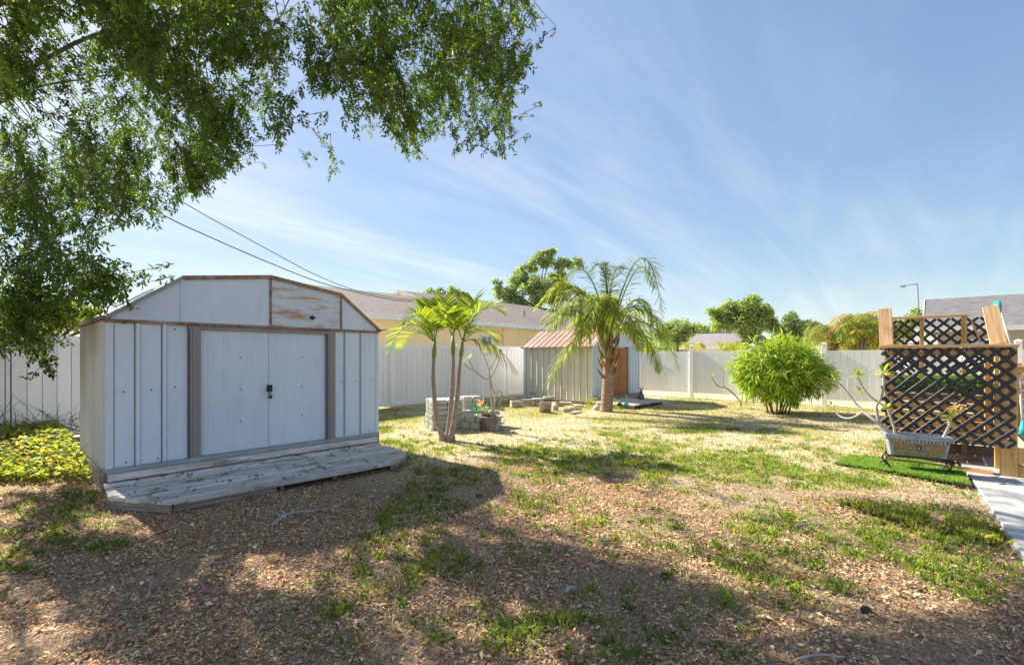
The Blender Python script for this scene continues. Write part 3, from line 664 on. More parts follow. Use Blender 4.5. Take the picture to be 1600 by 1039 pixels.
    b = MB(); b.lathe([(.05, 0), (.085, .02), (.095, .08), (.075, .15), (.05, .19), (.03, .20)], p, 12); b.build('body', BUNNY, o, True)
    h = p+[-.03, -.01, .235]; b = MB(); b.lathe([(.012, -.06), (.045, -.035), (.052, 0), (.04, .035), (.012, .05)], h, 12); b.build('head', BUNNY, o, True)
    for sg in (-1, 1):
        b = MB(); b.tube([h+[.01, sg*.02, .03], h+[.02, sg*.035, .09], h+[.03, sg*.05, .15]], [.012, .018, .005], 8); b.build('ear', BUNNY, o, True)
    p = G(968, 634, .135); o = thing('pair_of_shoes', p, 'dark teal shoes left on the boards beside the palm trunk', 'shoes')
    for k in (0, 1):
        c = p+np.array((.0+.16*k, -.10*k, 0)); b = MB(); b.lathe([(.04, 0), (.055, .01), (.052, .05), (.03, .075), (.01, .08)], c, 10)
        b.v = [tuple((np.array(v)-c)*[2.2, 1, 1]+c) for v in b.v]; b.build('shoe', TEAL if k else BLACKM, o, True)
build_shed2()

# ------------------------------------------------------------------ lattice bench, patio, planter
def clip_diag(c, sgn, lo, hi):
    """segment of line z = sgn*y + c in the rectangle lo=(y0,z0) hi=(y1,z1)"""
    pts = []
    for y in (lo[0], hi[0]):
        z = sgn*y+c
        if lo[1] <= z <= hi[1]: pts.append((y, z))
    for z in (lo[1], hi[1]):
        y = (z-c)*sgn
        if lo[0] < y < hi[0]: pts.append((y, z))
    return pts[:2] if len(pts) >= 2 else None
def lattice(parent, X, lo, hi, step, w, t=.008):
    for layer, sgn in ((0, 1), (1, -1)):
        c = -4.0
        while c < 5:
            s = clip_diag(c, sgn, lo, hi)
            if s and math.dist(*s) > .05:
                a, b = s; bar('lattice_strip', (X-t*1.15*layer, *a), (X-t*1.15*layer, *b), w, t, LATT, parent, up=(-1, 0, 0), ch=.0015)
            c += step
def build_bench():
    b = thing('lattice_garden_bench', (8.6, -.1, 0), 'raised wooden turf topped bench box behind a black diamond lattice screen', 'bench')
    Xf = 8.0
    lattice(b, Xf+.014, (-.68, .36), (.55, 1.535), .150, .040)
    span('top_rail', (Xf-.05, -.71, 1.54), (Xf+.10, .57, 1.578), PINEP, b)
    span('bottom_rail', (Xf+.024, -.66, .36), (Xf+.062, .53, .50), PINE, b)
    span('upper_rail', (Xf+.024, -.56, 1.44), (Xf+.062, .43, 1.535), PINE, b)
    span('post', (Xf+.026, -.70, 0), (Xf+.166, -.56, 1.538), PINE, b)
    span('post', (Xf+.026, .43, 0), (Xf+.116, .52, 1.538), PINE, b)
    span('post_block', (Xf+.03, -.775, .0), (Xf+.12, -.702, .16), PINE, b); span('post_block', (Xf+.03, -.775, .18), (Xf+.12, -.702, .36), PINE, b)
    # slanted capping boards over the two posts
    bar('slanted_board', (8.06, .50, 1.58), (8.20, .53, 2.08), .145, .038, PINEP, b, up=(-1, 0, .2))
    bar('slanted_board', (8.06, -.545, 1.58), (8.20, -.485, 2.04), .145, .038, PINEP, b, up=(-1, 0, .2))
    # the box inside: horizontal boards, inner posts, turf
    for k in range(5):
        z = .47+.118*k; span('box_board', (8.52, -.52, z), (8.556, .47, z+.095), PINE, b)
    for k in range(4):
        z = .50+.13*k; span('box_board', (9.44, -.52, z), (9.475, .47, z+.11), PINE, b)
    for y in (-.535, .472):
        for k in range(4): z = .50+.13*k; span('box_side_board', (8.56, y, z), (9.43, y+.03, z+.11), PINE, b)
    for k in range(3): span('skirt_board', (9.44, -.62, .01+.165*k), (9.47, .55, .16+.165*k), WOODB, b)
    for k in range(3): span('skirt_board', (8.60, .50, .01+.165*k), (9.40, .53, .16+.165*k), WOODB, b)
    span('inner_post', (8.50, -.62, .0), (8.59, -.54, 1.53), PINE, b); span('inner_post', (9.40, .505, 0), (9.48, .58, 2.0), PINE, b)
    span('inner_post', (8.32, -.50, .36), (8.37, -.44, 1.53), PINE, b)
    span('inner_post', (9.40, -.32, .0), (9.48, -.26, 2.0), PINE, b); span('inner_post', (9.405, .145, 1.06), (9.465, .195, 2.0), PINE, b)
    span('back_top_rail', (9.37, -.33, 2.005), (9.50, .60, 2.04), PINEP, b)
    lattice(b, 9.50, (-.62, 1.2), (.52, 1.99), .150, .036)
    span('seat_deck', (8.50, -.535, 1.04), (9.43, .47, 1.065), PINE, b)
    span('turf_base', (8.46, -.525, 1.066), (9.42, .465, 1.08), mat('turf_backing', [(.03, .06, .015), (.05, .09, .02)], 30), b)
    n = 9000; x = rng.uniform(8.44, 9.42, n); y = rng.uniform(-.525, .465, n)
    blades('turf_pile', x, y, rng.uniform(.03, .11, n), .006, palette(n, [(.07, .16, .03), (.11, .22, .04), (.16, .25, .05)], .2), .5, None, None, 1.075, b)
    n = 3500; y = rng.uniform(-.525, .465, n)
    leaves('turf_fringe', np.c_[np.full(n, 8.455), y, rng.uniform(.98, 1.10, n)], rdir(n)*.5+[-.4, 0, -.8], rdir(n)*.3+[-1, 0, .2], rng.uniform(.04, .09, n), .006, palette(n, [(.06, .15, .03), (.11, .22, .04), (.16, .25, .05)], .2), GRASSM, b)
    for y in (.49, .15, -.25, -.62):
        for z in (.47, .9, 1.5) if y in (.49, -.62) else (1.5, .47):
            q = MB(); q.tube([(Xf-.012, y, z), (Xf+.0, y, z)], .009, 8); q.build('screw', SILVER, b)
    # under it
    o = bar('lumber_offcut', (8.12, .42, .035), (8.02, -.50, .035), .05, .07, PINE, None); tag(o, 'long pine lumber offcut lying on the ground under the lattice bench', 'lumber')
    o = bar('lumber_offcut', (8.85, .40, .05), (8.95, -.45, .05), .14, .09, WOODB, None); tag(o, 'dark weathered board lying deep in the shade under the lattice bench', 'lumber')
    # deck beside it, with slatted wall
    d = thing('wooden_deck', (8.8, -1.8, 0), 'low grey board deck step right of the lattice bench', 'deck')
    for k in range(7): span('deck_board', (8.20+.15*k, -3.2, .37), (8.34+.15*k, -.80, .405), WOODG, d)
    for z in (.02, .20): span('fascia_board', (8.16, -3.2, z), (8.20, -.80, z+.165), PINE, d)
    w = thing('slatted_wall', (9.4, -1.9, 0), 'horizontal orange pine slat wall standing on the grey deck', 'wall')
    for k in range(8): span('slat', (9.30, -3.3, .42+.112*k), (9.33, -.75, .42+.112*k+.10), PINE, w)
    for y in (-.85, -2.0, -3.2): span('post', (9.332, y, .405), (9.40, y+.08, 1.34), PINE, w)
    def broom(a, bb, label, m=TEAL):
        a = np.array(a, float); bb = np.array(bb, float); o = thing('broom', a, label, 'broom'); u = nrm(bb-a)
        q = MB(); q.tube([a, bb], .012, 8); q.build('handle', WHITEP, o, True)
        q = MB(); q.tube([bb-u*.02, bb+u*.03, bb+u*.07, bb+u*.15], [.014, .024, .036, .042], 10); q.build('brush_head', m, o, True)
    broom(P(1580, 540, 6.1), P(1562.5, 487, 6.35), 'broom with teal bristles pointing up behind the slanted bench board')
    broom(P(1592, 585, 5.75), P(1598, 660, 5.65), 'broom with teal bristles pointing down at the post of the lattice bench')
    # folded white garden chair leaning behind the screen
    c = thing('folding_chair', (9.1, -.4, 1.1), 'folded white tubular garden chair on the turf behind the lattice', 'chair')
    D = 6.75; pts = lambda L: [P(x, y, D+dz) for x, y, dz in L]
    for L in ([(1519, 502, .1), (1527, 520, .05), (1533, 538, 0), (1540, 560, -.05)], [(1507, 552, 0), (1500, 566, -.05), (1506, 536, .1), (1530, 532, .1), (1556, 531, .0)], [(1507, 542, .05), (1528, 536, 0), (1575, 536, -.05)]):
        q = MB(); q.tube(crv(pts(L), 6), .012, 8); q.build('tube_frame', WHITEP, c, True)
    bar('arm_rest', P(1518, 500, D+.08), P(1532, 534, D), .05, .02, PINEP, c); bar('seat_slat', P(1500, 560, D-.03), P(1512, 543, D), .05, .015, WHITEP, c)
    bar('seat_slat', P(1506, 564, D-.03), P(1519, 546, D), .05, .015, WHITEP, c)
build_bench()

def build_patio():
    p = thing('patio', (7.5, -.28, 0), 'pale grey rectangular paver patio along the yard edge', 'patio'); p['kind'] = 'structure'; del p['category']
    span('sand_bed', (1.0, -3.6, -.06), (9.6, -.29, -.012), SAND, p)
    p.rotation_euler[2] = .060
    for j in range(6):
        y1 = -.30-.52*j; off = .30*(j % 2)
        x = 1.0-off
        while x < 9.4:
            a, b = max(x, 1.0), min(x+.60, 9.5)
            if b-a > .1: piece('paver', (b-a-.008, .512, .05), PAVER, p, ((a+b)/2+rng.normal(0, .0015), y1-.26, .0+rng.normal(0, .0015)), (rng.normal(0, .002), rng.normal(0, .002), 0), ch=.006)
            x += .60
build_patio()

def build_turf_mat():
    o = thing('artificial_turf_mat', (7.65, .4, 0), 'bright green artificial turf mat under the planter stand', 'turf mat')
    pl = [G(*q)[:2] for q in ((1304, 728), (1330, 716), (1440, 724), (1506, 742), (1516, 763), (1400, 742))]
    q = MB(); q.prism([(x, y, .024) for x, y in pl], (0, 0, .012)); q.build('backing', mat('turf_backing', [(.03, .06, .015), (.05, .09, .02)], 30), o)
    n = 42000; lo = np.min(pl, 0); hi = np.max(pl, 0); pt = rng.random((n, 2))*(hi-lo)+lo; ins = np.zeros(n, bool); m = len(pl)
    for i in range(m):
        (xa, ya), (xb, yb) = pl[i], pl[(i+1) % m]
        c = ((ya > pt[:, 1]) != (yb > pt[:, 1])) & (pt[:, 0] < (xb-xa)*(pt[:, 1]-ya)/(yb-ya+1e-9)+xa); ins ^= c
    pt = pt[ins]; n = len(pt)
    blades('turf_pile', pt[:, 0], pt[:, 1], rng.uniform(.02, .04, n), .0045, palette(n, [(.14, .30, .05), (.22, .38, .08), (.32, .44, .12)], .2), .6, None, None, .034, o)
build_turf_mat()

def whorl(c, up, n, ln, wd, cols, droop=.35):
    n = int(n*1.5)
    """ring of plumeria leaves at a branch tip"""
    up = nrm(up); a = nrm(np.cross(up, [.3, .2, .9])); b = np.cross(up, a); D = []; N = []
    for k in range(n):
        t = 2.4*k+rng.random(); r = math.cos(t)*a+math.sin(t)*b; e = .25+.75*rng.random()
        D.append(nrm(r*e+up*(1.1-e)-UP*droop*e)); N.append(nrm(up*.8-r*.4+rng.normal(0, .2, 3)))
    return np.repeat([c], n, 0)+np.array(D)*.01, np.array(D), np.array(N), ln*rng.uniform(.6, 1.1, n), wd*rng.uniform(.8, 1.2, n), palette(n, cols, .15)
def leafset(L, name, parent, m=LEAF, cup=.12):
    if not L: return
    a = [np.concatenate([q[i] for q in L]) for i in range(6)]
    for i in range(len(a[0])):
        q = [z[i:i+1] for z in a]
        pos, d, n = q[0], nrm(q[1]), q[2]; n = nrm(n-d*np.sum(n*d, -1, keepdims=True)); s = np.cross(d, n); ln, wd = q[3][:, None], q[4][:, None]
        t = np.array([0, .25, .6, 1.0]); w = np.array([.15, .85, 1.0, .0]); V = []
        for tt, ww in zip(t, w):
            mid = pos+d*ln*tt-UP*ln*cup*tt*tt
            V += [mid-s*wd*.5*ww+n*wd*.12*ww, mid-n*0, mid+s*wd*.5*ww+n*wd*.12*ww]
        V = np.concatenate(V); F = []
        for k in range(3):
            for c in (0, 1): F.append((3*k+c, 3*k+c+1, 3*k+c+4, 3*k+c+3))
        link(name, npmesh(name, V-rootloc(parent), np.array(F), np.repeat(q[5], len(V), 0)), m, parent)
PLC = [(.30, .38, .09), (.42, .46, .13), (.24, .32, .08), (.52, .52, .20)]
def flower(c, parent, n, r, cols):
    pos = np.repeat([c], n, 0)+rng.normal(0, r, (n, 3)); leaves('blossom', pos, rdir(n)+UP*.3, rdir(n), rng.uniform(.03, .06, n), .03, palette(n, cols, .15), PETAL, parent)

def build_planter():
    D0 = 5.80; base = G(1432, 735); L = np.array((7.83-7.46, -.49, 0.0)); u = nrm(L)                       # along the trough
    u = nrm(P(1473, 690, 5.72)*[1, 1, 0]-P(1391, 683, 5.95)*[1, 1, 0]); v = np.array((u[1], -u[0], 0)); v = v if np.dot(v, [SA, CA, 0]) > 0 else -v
    c = (P(1473, 690, 5.72)+P(1391, 683, 5.95))/2; c[2] = 0
    o = thing('planter_trough', c, 'grey metal planter trough with orange mosaic panel on scrolled iron legs', 'planter')
    tilt = .02; zt, zb = .475, .20; hl, hb = .325, .262; dw, db = .125, .09
    pt = lambda a, b, z: c+u*a+v*b+UP*(z-a*tilt)
    def ring(a, b, z): return [pt(-a, -b, z), pt(a, -b, z), pt(a, b, z), pt(-a, b, z)]
    R = [ring(hb, db, zb), ring(hl-.03, dw-.02, zt-.07), ring(hl-.005, dw, zt-.06), ring(hl, dw+.005, zt-.01), ring(hl-.006, dw, zt), ring(hl-.03, dw-.025, zt), ring(hl-.04, dw-.03, zt-.05)]
    V = [q for r in R for q in r]; F = [(3, 2, 1, 0)]
    for i in range(len(R)-1):
        for j in range(4): F.append((4*i+j, 4*i+(j+1) % 4, 4*i+4+(j+1) % 4, 4*i+4+j))
    k = 4*(len(R)-1); F.append((k, k+1, k+2, k+3)); q = MB(); q.add(V, F); body = q.build('trough', PEWTER, o)
    q = MB(); r = ring(hl-.042, dw-.032, zt-.045); q.add(r, [(0, 1, 2, 3)]); q.build('soil', SOIL, o)
    # lip beads
    for j in range(17):
        a = -hl+.05+j*(2*hl-.1)/16; p0 = pt(a, -dw+.008, zt-.063); q = MB(); q.box((-.011, -.012, -.030), (.011, .006, .0)); q.v = [tuple(np.array(p0)+u*w[0]+v*w[1]+UP*w[2]) for w in q.v]; q.build('lip_bead', PEWTER, body)
    # mosaic: tesserae set in the front face
    m = mat('mosaic_ground', [(.20, .22, .16), (.30, .32, .24)], 20, rough=.5)
    def fpnt(s, t, off): # s -1..1 across, t 0..1 up the slanted front
        a = s*(hb+(hl-.03-hb)*t)*.88; z = zb+.02+(zt-.07-zb-.03)*t; b = -(db+(dw-.02-db)*((z-zb)/(zt-.07-zb)))-off; return pt(a, b, z)
    q = MB(); q.add([fpnt(-1, 0, .004), fpnt(1, 0, .004), fpnt(1, 1, .004), fpnt(-1, 1, .004)], [(0, 1, 2, 3)]); pan = q.build('mosaic_panel', m, body)
    V = []; F = []; C = []
    cols = dict(o=(.70, .22, .04), y=(.62, .42, .08), g=(.22, .32, .10), b=(.30, .18, .10), p=(.55, .50, .42), n=(.03, .05, .18), w=(.75, .72, .68), r=(.5, .05, .03))
    for i in range(46):
        for j in range(13):
            s = -1+2*(i+.5)/46; t = (j+.5)/13; h = vnoise(np.array([i*.45]), np.array([j*.6]), 77)[0]; rr = math.hypot((s-.02)*2.3, (t-.55)*1.2)
            key = 'w' if rr < .09 else 'r' if rr < .16 else 'n' if rr < .27 else 'p' if rr < .33 and t < .6 else None
            if key is None:
                key = 'o' if (min(math.hypot((s-e)*2.6, (t-f)*1.1) for e, f in ((-.86, .72), (.05, .95), (.84, .72), (.62, .55))) < .24) else 'yogbgpgb'[int(h*24) % 8]
            ds, dt = .85/46, .42/13; k = len(V)
            V += [fpnt(s-ds, t-dt, .007), fpnt(s+ds, t-dt, .007), fpnt(s+ds, t+dt, .007), fpnt(s-ds, t+dt, .007)]; F.append((k, k+1, k+2, k+3)); C += [np.array(cols[key])*(.55+.35*rng.random())]*4
    q = MB(); q.add(V, F); q.build('tessera', leafmat('glazed_chip', 0, rough=.25, spec=.5), pan, kind='stuff', col=np.array(C))
    # iron stand with scrolls
    for sg in (-1, 1):
        for bb in (-1, 1):
            q = MB(); q.tube(crv([pt(sg*.28, bb*.08, .20+sg*0), pt(sg*.315, bb*.09, .15), pt(sg*.29, bb*.09, .085), pt(sg*.255, bb*.09, .03)], 6), .009, 8); q.build('leg', BLACKM, o, True)
            ang = np.linspace(0, 1.6*math.pi, 14); rr = np.linspace(.042, .015, 14)
            q = MB(); q.tube([pt(sg*(.30+r_*math.cos(a_)*1), bb*.09, .055+r_*math.sin(a_)) for a_, r_ in zip(ang, rr)], .007, 6); q.build('scroll', BLACKM, o, True)
        q = MB(); q.tube([pt(sg*.255, -.09, .035), pt(sg*.255, .09, .035)], .007, 6); q.build('cross_bar', BLACKM, o)
    q = MB(); q.tube([pt(-.255, 0, .035), pt(.255, 0, .035)], .007, 6); q.build('stretcher', BLACKM, o)
    for bb in (-1, 1): q = MB(); q.tube([pt(-.3, bb*.098, .205), pt(.3, bb*.098, .205)], .008, 6); q.build('rim_bar', BLACKM, o)
    # plumeria growing from it
    pl = thing('plumeria_plant', pt(-.26, 0, zt-.05), 'crooked grey plumeria with green leaf whorls growing from the mosaic planter', 'plant')
    Pp = lambda L: [P(x, y, d) for x, y, d in L]
    st = P(1402, 680, 5.86)
    br = [[(1402, 683, 5.86), (1385, 670, 5.92), (1365, 655, 6.0), (1350, 643, 6.1), (1335, 628, 6.2), (1318, 606, 6.3), (1303, 592, 6.35)],
          [(1373, 660, 5.97), (1369, 636, 5.98), (1373, 628, 5.98), (1379, 615, 5.95), (1381, 598, 5.92), (1380, 582, 5.9)],
          [(1398, 680, 5.86), (1397, 668, 5.85), (1391, 650, 5.86), (1386, 638, 5.88)],
          [(1373, 629, 5.98), (1356, 616, 6.05), (1345, 600, 6.1), (1340, 588, 6.1)],
          [(1350, 643, 6.1), (1330, 653, 6.3), (1312, 650, 6.5), (1300, 634, 6.6)]]
    rad = [(.024, .010), (.018, .012), (.016, .011), (.012, .009), (.012, .008)]
    for L, (r0, r1) in zip(br, rad):
        c_ = crv(Pp(L), 5); q = MB(); q.tube(c_, np.linspace(r0, r1, len(c_)), 8); q.build('branch', STEM, pl, True)
    S = [whorl(P(1380, 582, 5.9), UP+[0, 0, .3], 11, .15, .042, PLC), whorl(P(1386, 638, 5.88), UP, 6, .12, .04, PLC), whorl(P(1340, 588, 6.1), UP, 9, .14, .038, PLC), whorl(P(1303, 592, 6.35), UP, 4, .10, .035, PLC), whorl(P(1300, 634, 6.6), UP, 4, .12, .04, PLC), whorl(P(1345, 612, 6.3), UP, 6, .12, .04, PLC)]
    leafset(S, 'leaf', pl)
    p2 = thing('plumeria_plant', pt(.27, 0, zt-.05), 'short plumeria stem with orange blossoms at the end of the mosaic planter', 'plant')
    c_ = crv(Pp([(1472, 690, 5.72), (1478, 676, 5.70), (1484, 662, 5.69), (1487, 650, 5.68)]), 5); q = MB(); q.tube(c_, np.linspace(.018, .013, len(c_)), 8); q.build('stem', STEM, p2, True)
    leafset([whorl(P(1487, 650, 5.68), UP, 5, .16, .045, PLC, .6)], 'leaf', p2, cup=.3)
    flower(P(1489, 640, 5.66), p2, 34, .020, [(.80, .60, .15), (.85, .70, .30), (.72, .45, .15)]); flower(P(1504, 635, 5.66), p2, 14, .018, [(.80, .66, .45), (.75, .5, .3)])
build_planter()
#PART3
# ------------------------------------------------------------------ neighbouring houses, lamp, cables
def build_houses():
    h = thing('house', (17, 16, 0), 'pale yellow stucco house with brown shingle roof beyond the left fence', 'house')
    X0, X1, Yw = 7.4, 27.0, 14.5
    q = MB(); q.box((X0+.4, Yw, 0), (X1-.4, 23.4, 2.85)); wall = q.build('wall', STUCCO, h)
    q = MB(); q.prism([(X0, 14.02, 2.86), (X0, 19.0, 4.36), (X0, 23.98, 2.86)], (X1-X0, 0, 0)); roof = q.build('roof', SHING, h)
    q = MB(); q.box((X0, 13.98, 2.70), (X1, 14.015, 2.885)); q.build('fascia', FASCIA, h)
    q = MB(); q.box((X0, 14.016, 2.70), (X1, Yw-.002, 2.72)); q.build('soffit', FASCIA, h)
    q = MB(); q.prism([(15.0, 18.4, 3.98), (15.0, 21.4, 4.98), (15.0, 24.4, 3.98)], (14.0, 0, 0)); q.build('wing_roof', SHING, h)
    q = MB(); q.prism([(14.86, 18.7, 3.9), (14.86, 21.4, 4.82), (14.86, 24.1, 3.9)], (.13, 0, 0)); q.build('wing_gable', STUCCO, h)
    for a, b in (((18.3, 3.95), (21.4, 4.985)), ((24.5, 3.95), (21.4, 4.985))):
        q = MB(); q.prism([(14.78, a[0], a[1]-.12), (14.78, b[0], b[1]-.12), (14.78, b[0], b[1]+.02), (14.78, a[0], a[1]+.02)], (.075, 0, 0)); q.build('rake_board', FASCIA, h)
    for a, b, z0, z1, m in ((17.3, 18.5, 1.25, 2.25, GLASS), (14.2, 14.75, 1.5, 2.28, GLASS)):
        q = MB(); q.box((a-.07, Yw-.05, z0-.07), (b+.07, Yw-.002, z1+.07)); w = q.build('window', FASCIA, wall)
        q = MB(); q.box((a, Yw-.06, z0), (b, Yw-.051, z1)); q.build('pane', m, w)
        q = MB(); q.box(((a+b)/2-.02, Yw-.07, z0), ((a+b)/2+.02, Yw-.061, z1)); q.build('mullion', FASCIA, w)
    q = MB(); q.box((15.5, Yw-.09, 0), (15.6, Yw-.004, 2.69)); q.build('downspout', STUCCO, h)
    for x in (12.2, 16.6, 19.3): q = MB(); q.box((x, Yw-.012, 0), (x+.04, Yw-.001, 2.69)); q.build('wall_joint', STUCCO, wall)
    q = MB(); q.tube([(21.2, 15.8, 3.35), (21.2, 15.8, 3.62)], .06, 8); q.build('roof_vent', BLACKM, roof)
    q = MB(); q.tube([(19.0, 16.2, 3.4), (19.0, 16.2, 3.85)], .05, 8); q.build('roof_vent', GREYST, roof)
    mast = P(692, 458, 19.5)
    m = thing('service_mast', (mast[0], mast[1], 3.0), 'grey electrical service mast standing on the brown roof', 'mast')
    q = MB(); q.tube([(mast[0], mast[1], 2.9), mast], .035, 8); q.build('pipe', GREYST, m); q = MB(); q.lathe([(.03, 0), (.08, .02), (.09, .08), (.05, .14), (.01, .15)], mast-[0, 0, .05], 10); q.build('weather_head', GREYST, m)
    for k, L in enumerate(([(692, 464, 19.5), (640, 468, 18), (590, 461, 17), (550, 452, 16), (490, 428, 15), (400, 380, 13.5), (320, 336, 12.5), (255, 298, 12), (200, 260, 11.5), (100, 180, 11), (-60, 40, 10.4), (-400, -300, 10)],
                           [(692, 466, 19.5), (640, 471, 18), (590, 464, 17), (550, 455, 16), (490, 438, 15), (400, 402, 13.5), (320, 367, 12.5), (270, 344, 12), (200, 306, 11.5), (100, 240, 11), (-60, 110, 10.4), (-400, -220, 10)])):
        q = MB(); q.tube(crv([P(*p) for p in L], 6), .014 if k else .011, 6); o = q.build('overhead_cable', WIRE, None, True)
        tag(o, ('thin upper overhead cable running from the roof mast into the oak' if k == 0 else 'thicker sagging overhead cable running from the roof mast into the oak'), 'cable')
    # house at the right
    h = thing('house', (25, -5, 0), 'greige house with dark grey shingle roof behind the lattice bench', 'house')
    q = MB(); q.box((22.4, -14, 0), (29.6, -.02, 2.38)); w = q.build('wall', STUCCOB, h)
    q = MB(); q.prism([(22.0, .35, 2.42), (26.0, .35, 3.78), (30.0, .35, 2.42)], (0, -15, 0)); q.build('roof', SHINGG, h)
    q = MB(); q.box((21.95, -14.6, 2.28), (21.99, .36, 2.44)); q.build('fascia', FASCIA, h)
    q = MB(); q.box((22.0, -14.6, 2.30), (22.39, .3, 2.32)); q.build('soffit', FASCIA, h)
    for a, b in (((21.98, 2.40), (26, 3.79)), ((30.02, 2.40), (26, 3.79))):
        q = MB(); q.prism([(a[0], .36, a[1]-.13), (b[0], .36, b[1]-.13), (b[0], .36, b[1]+.02), (a[0], .36, a[1]+.02)], (0, .04, 0)); q.build('rake_board', mat('pinkish_rake', [(.55, .42, .38), (.6, .48, .44)], 3), h)
    q = MB(); q.box((22.34, -5.2, 1.0), (22.395, -3.6, 2.1)); wn = q.build('window', FASCIA, w); q = MB(); q.box((22.325, -5.1, 1.08), (22.338, -3.7, 2.02)); q.build('pane', GLASS, wn)
    # low grey roof beyond the back fence
    h = thing('house', (44, 14, 0), 'low house with mauve grey hip roof beyond the back fence', 'house')
    q = MB(); q.box((42.2, 10.9, 0), (48, 16.6, 2.2)); q.build('wall', FASCIA, h)
    E_ = [(41.7, 10.2, 2.2), (41.7, 17.1, 2.2), (48.5, 17.1, 2.2), (48.5, 10.2, 2.2)]; T = [(45, 11.8, 3.6), (45, 16.9, 3.6)]
    q = MB(); q.add(E_+T, [(0, 1, 5, 4), (1, 2, 5), (2, 3, 4, 5), (3, 0, 4), (3, 2, 1, 0)]); q.build('roof', SHINGP, h)
    q = MB(); q.box((41.6, 10.1, 2.05), (41.69, 17.2, 2.21)); q.build('fascia', FASCIA, h)
    q = MB(); q.box((44.9, 12.9, 3.57), (45.1, 16.8, 3.66)); q.build('ridge_vent', SHINGG, h)
    # street lamp
    b = P(1440, 557, 45); t = P(1433, 444, 45); b[2] = 0
    l = thing('street_lamp', b, 'thin grey street lamp with side arm rising behind the grey roof', 'street lamp')
    q = MB(); q.tube([b, t], [.10, .07], 8); q.build('pole', GREYST, l); e = P(1412, 447.5, 45)
    q = MB(); q.tube([t, (t+e)/2+[0, 0, .05], e], [.05, .04, .04], 6); q.build('arm', GREYST, l); f = P(1405, 448, 45)
    q = MB(); q.tube([e+(t-e)*.15, e, f], [.06, .14, .05], 8); q.build('lamp_head', GREYST, l)
build_houses()

# ------------------------------------------------------------------ palms
def frond(name, parent, p0, p1, p2, n, ln, wd, cols, droop=.5, fwd=.6, lift=.15, mt=LEAF, rach=.012, dead=None, start=.12, plume=.0):
    """feather leaf: a rachis curve with a row of narrow leaflets on each side"""
    C = bez(p0, p1, p2, n); T = nrm(np.gradient(C, axis=0)); V = []; F = []; K = []
    q = MB(); q.tube(C[::3] if n > 12 else C, np.linspace(rach, rach*.25, len(C[::3] if n > 12 else C)), 5); V = list(q.v); F4 = [f for f in q.f if len(f) == 4]
    base = np.array(cols[0])*1.0; K = [base*1.1]*len(V); Fq = list(F4)
    for i in range(n):
        t = i/(n-1)
        if t < start: continue
        S = np.cross(T[i], UP); S = nrm(S) if np.linalg.norm(S) > .15 else nrm(np.cross(T[i], [SA, CA, 0])); Nn = np.cross(S, T[i])
        L = ln*(math.sin(math.pi*min(1, (.12+.88*((t-start)/(1-start)))**.8))**.6*.9+.12)*rng.uniform(.85, 1.1)
        for sg in (-1, 1):
            pl = rng.normal(0, plume) if plume else 0
            d = nrm(S*sg*(1-.35*t)+T[i]*(fwd+.5*t)+Nn*(lift+pl)+rng.normal(0, .06, 3)); w = wd*rng.uniform(.8, 1.15)
            wv = nrm(np.cross(d, Nn+rng.normal(0, .15, 3)))*w/2
            b0 = C[i]; b1 = b0+d*L*.45-UP*L*droop*.10; b2 = b0+d*L*.8-UP*L*droop*.36; b3 = b0+d*L*.97-UP*L*droop*.62
            k = len(V); V += [tuple(b0-wv*.5), tuple(b0+wv*.5), tuple(b1+wv), tuple(b1-wv), tuple(b2+wv*.75), tuple(b2-wv*.75), tuple(b3+wv*.12), tuple(b3-wv*.12)]
            Fq += [(k, k+1, k+2, k+3), (k+3, k+2, k+4, k+5), (k+5, k+4, k+6, k+7)]
            cc = palette(1, dead if dead is not None and rng.random() < .6 else cols, .14)[0]; K += [cc]*8
    return link(name, npmesh(name, np.array(V)-rootloc(parent), np.array(Fq), np.array(K)), mt, parent)
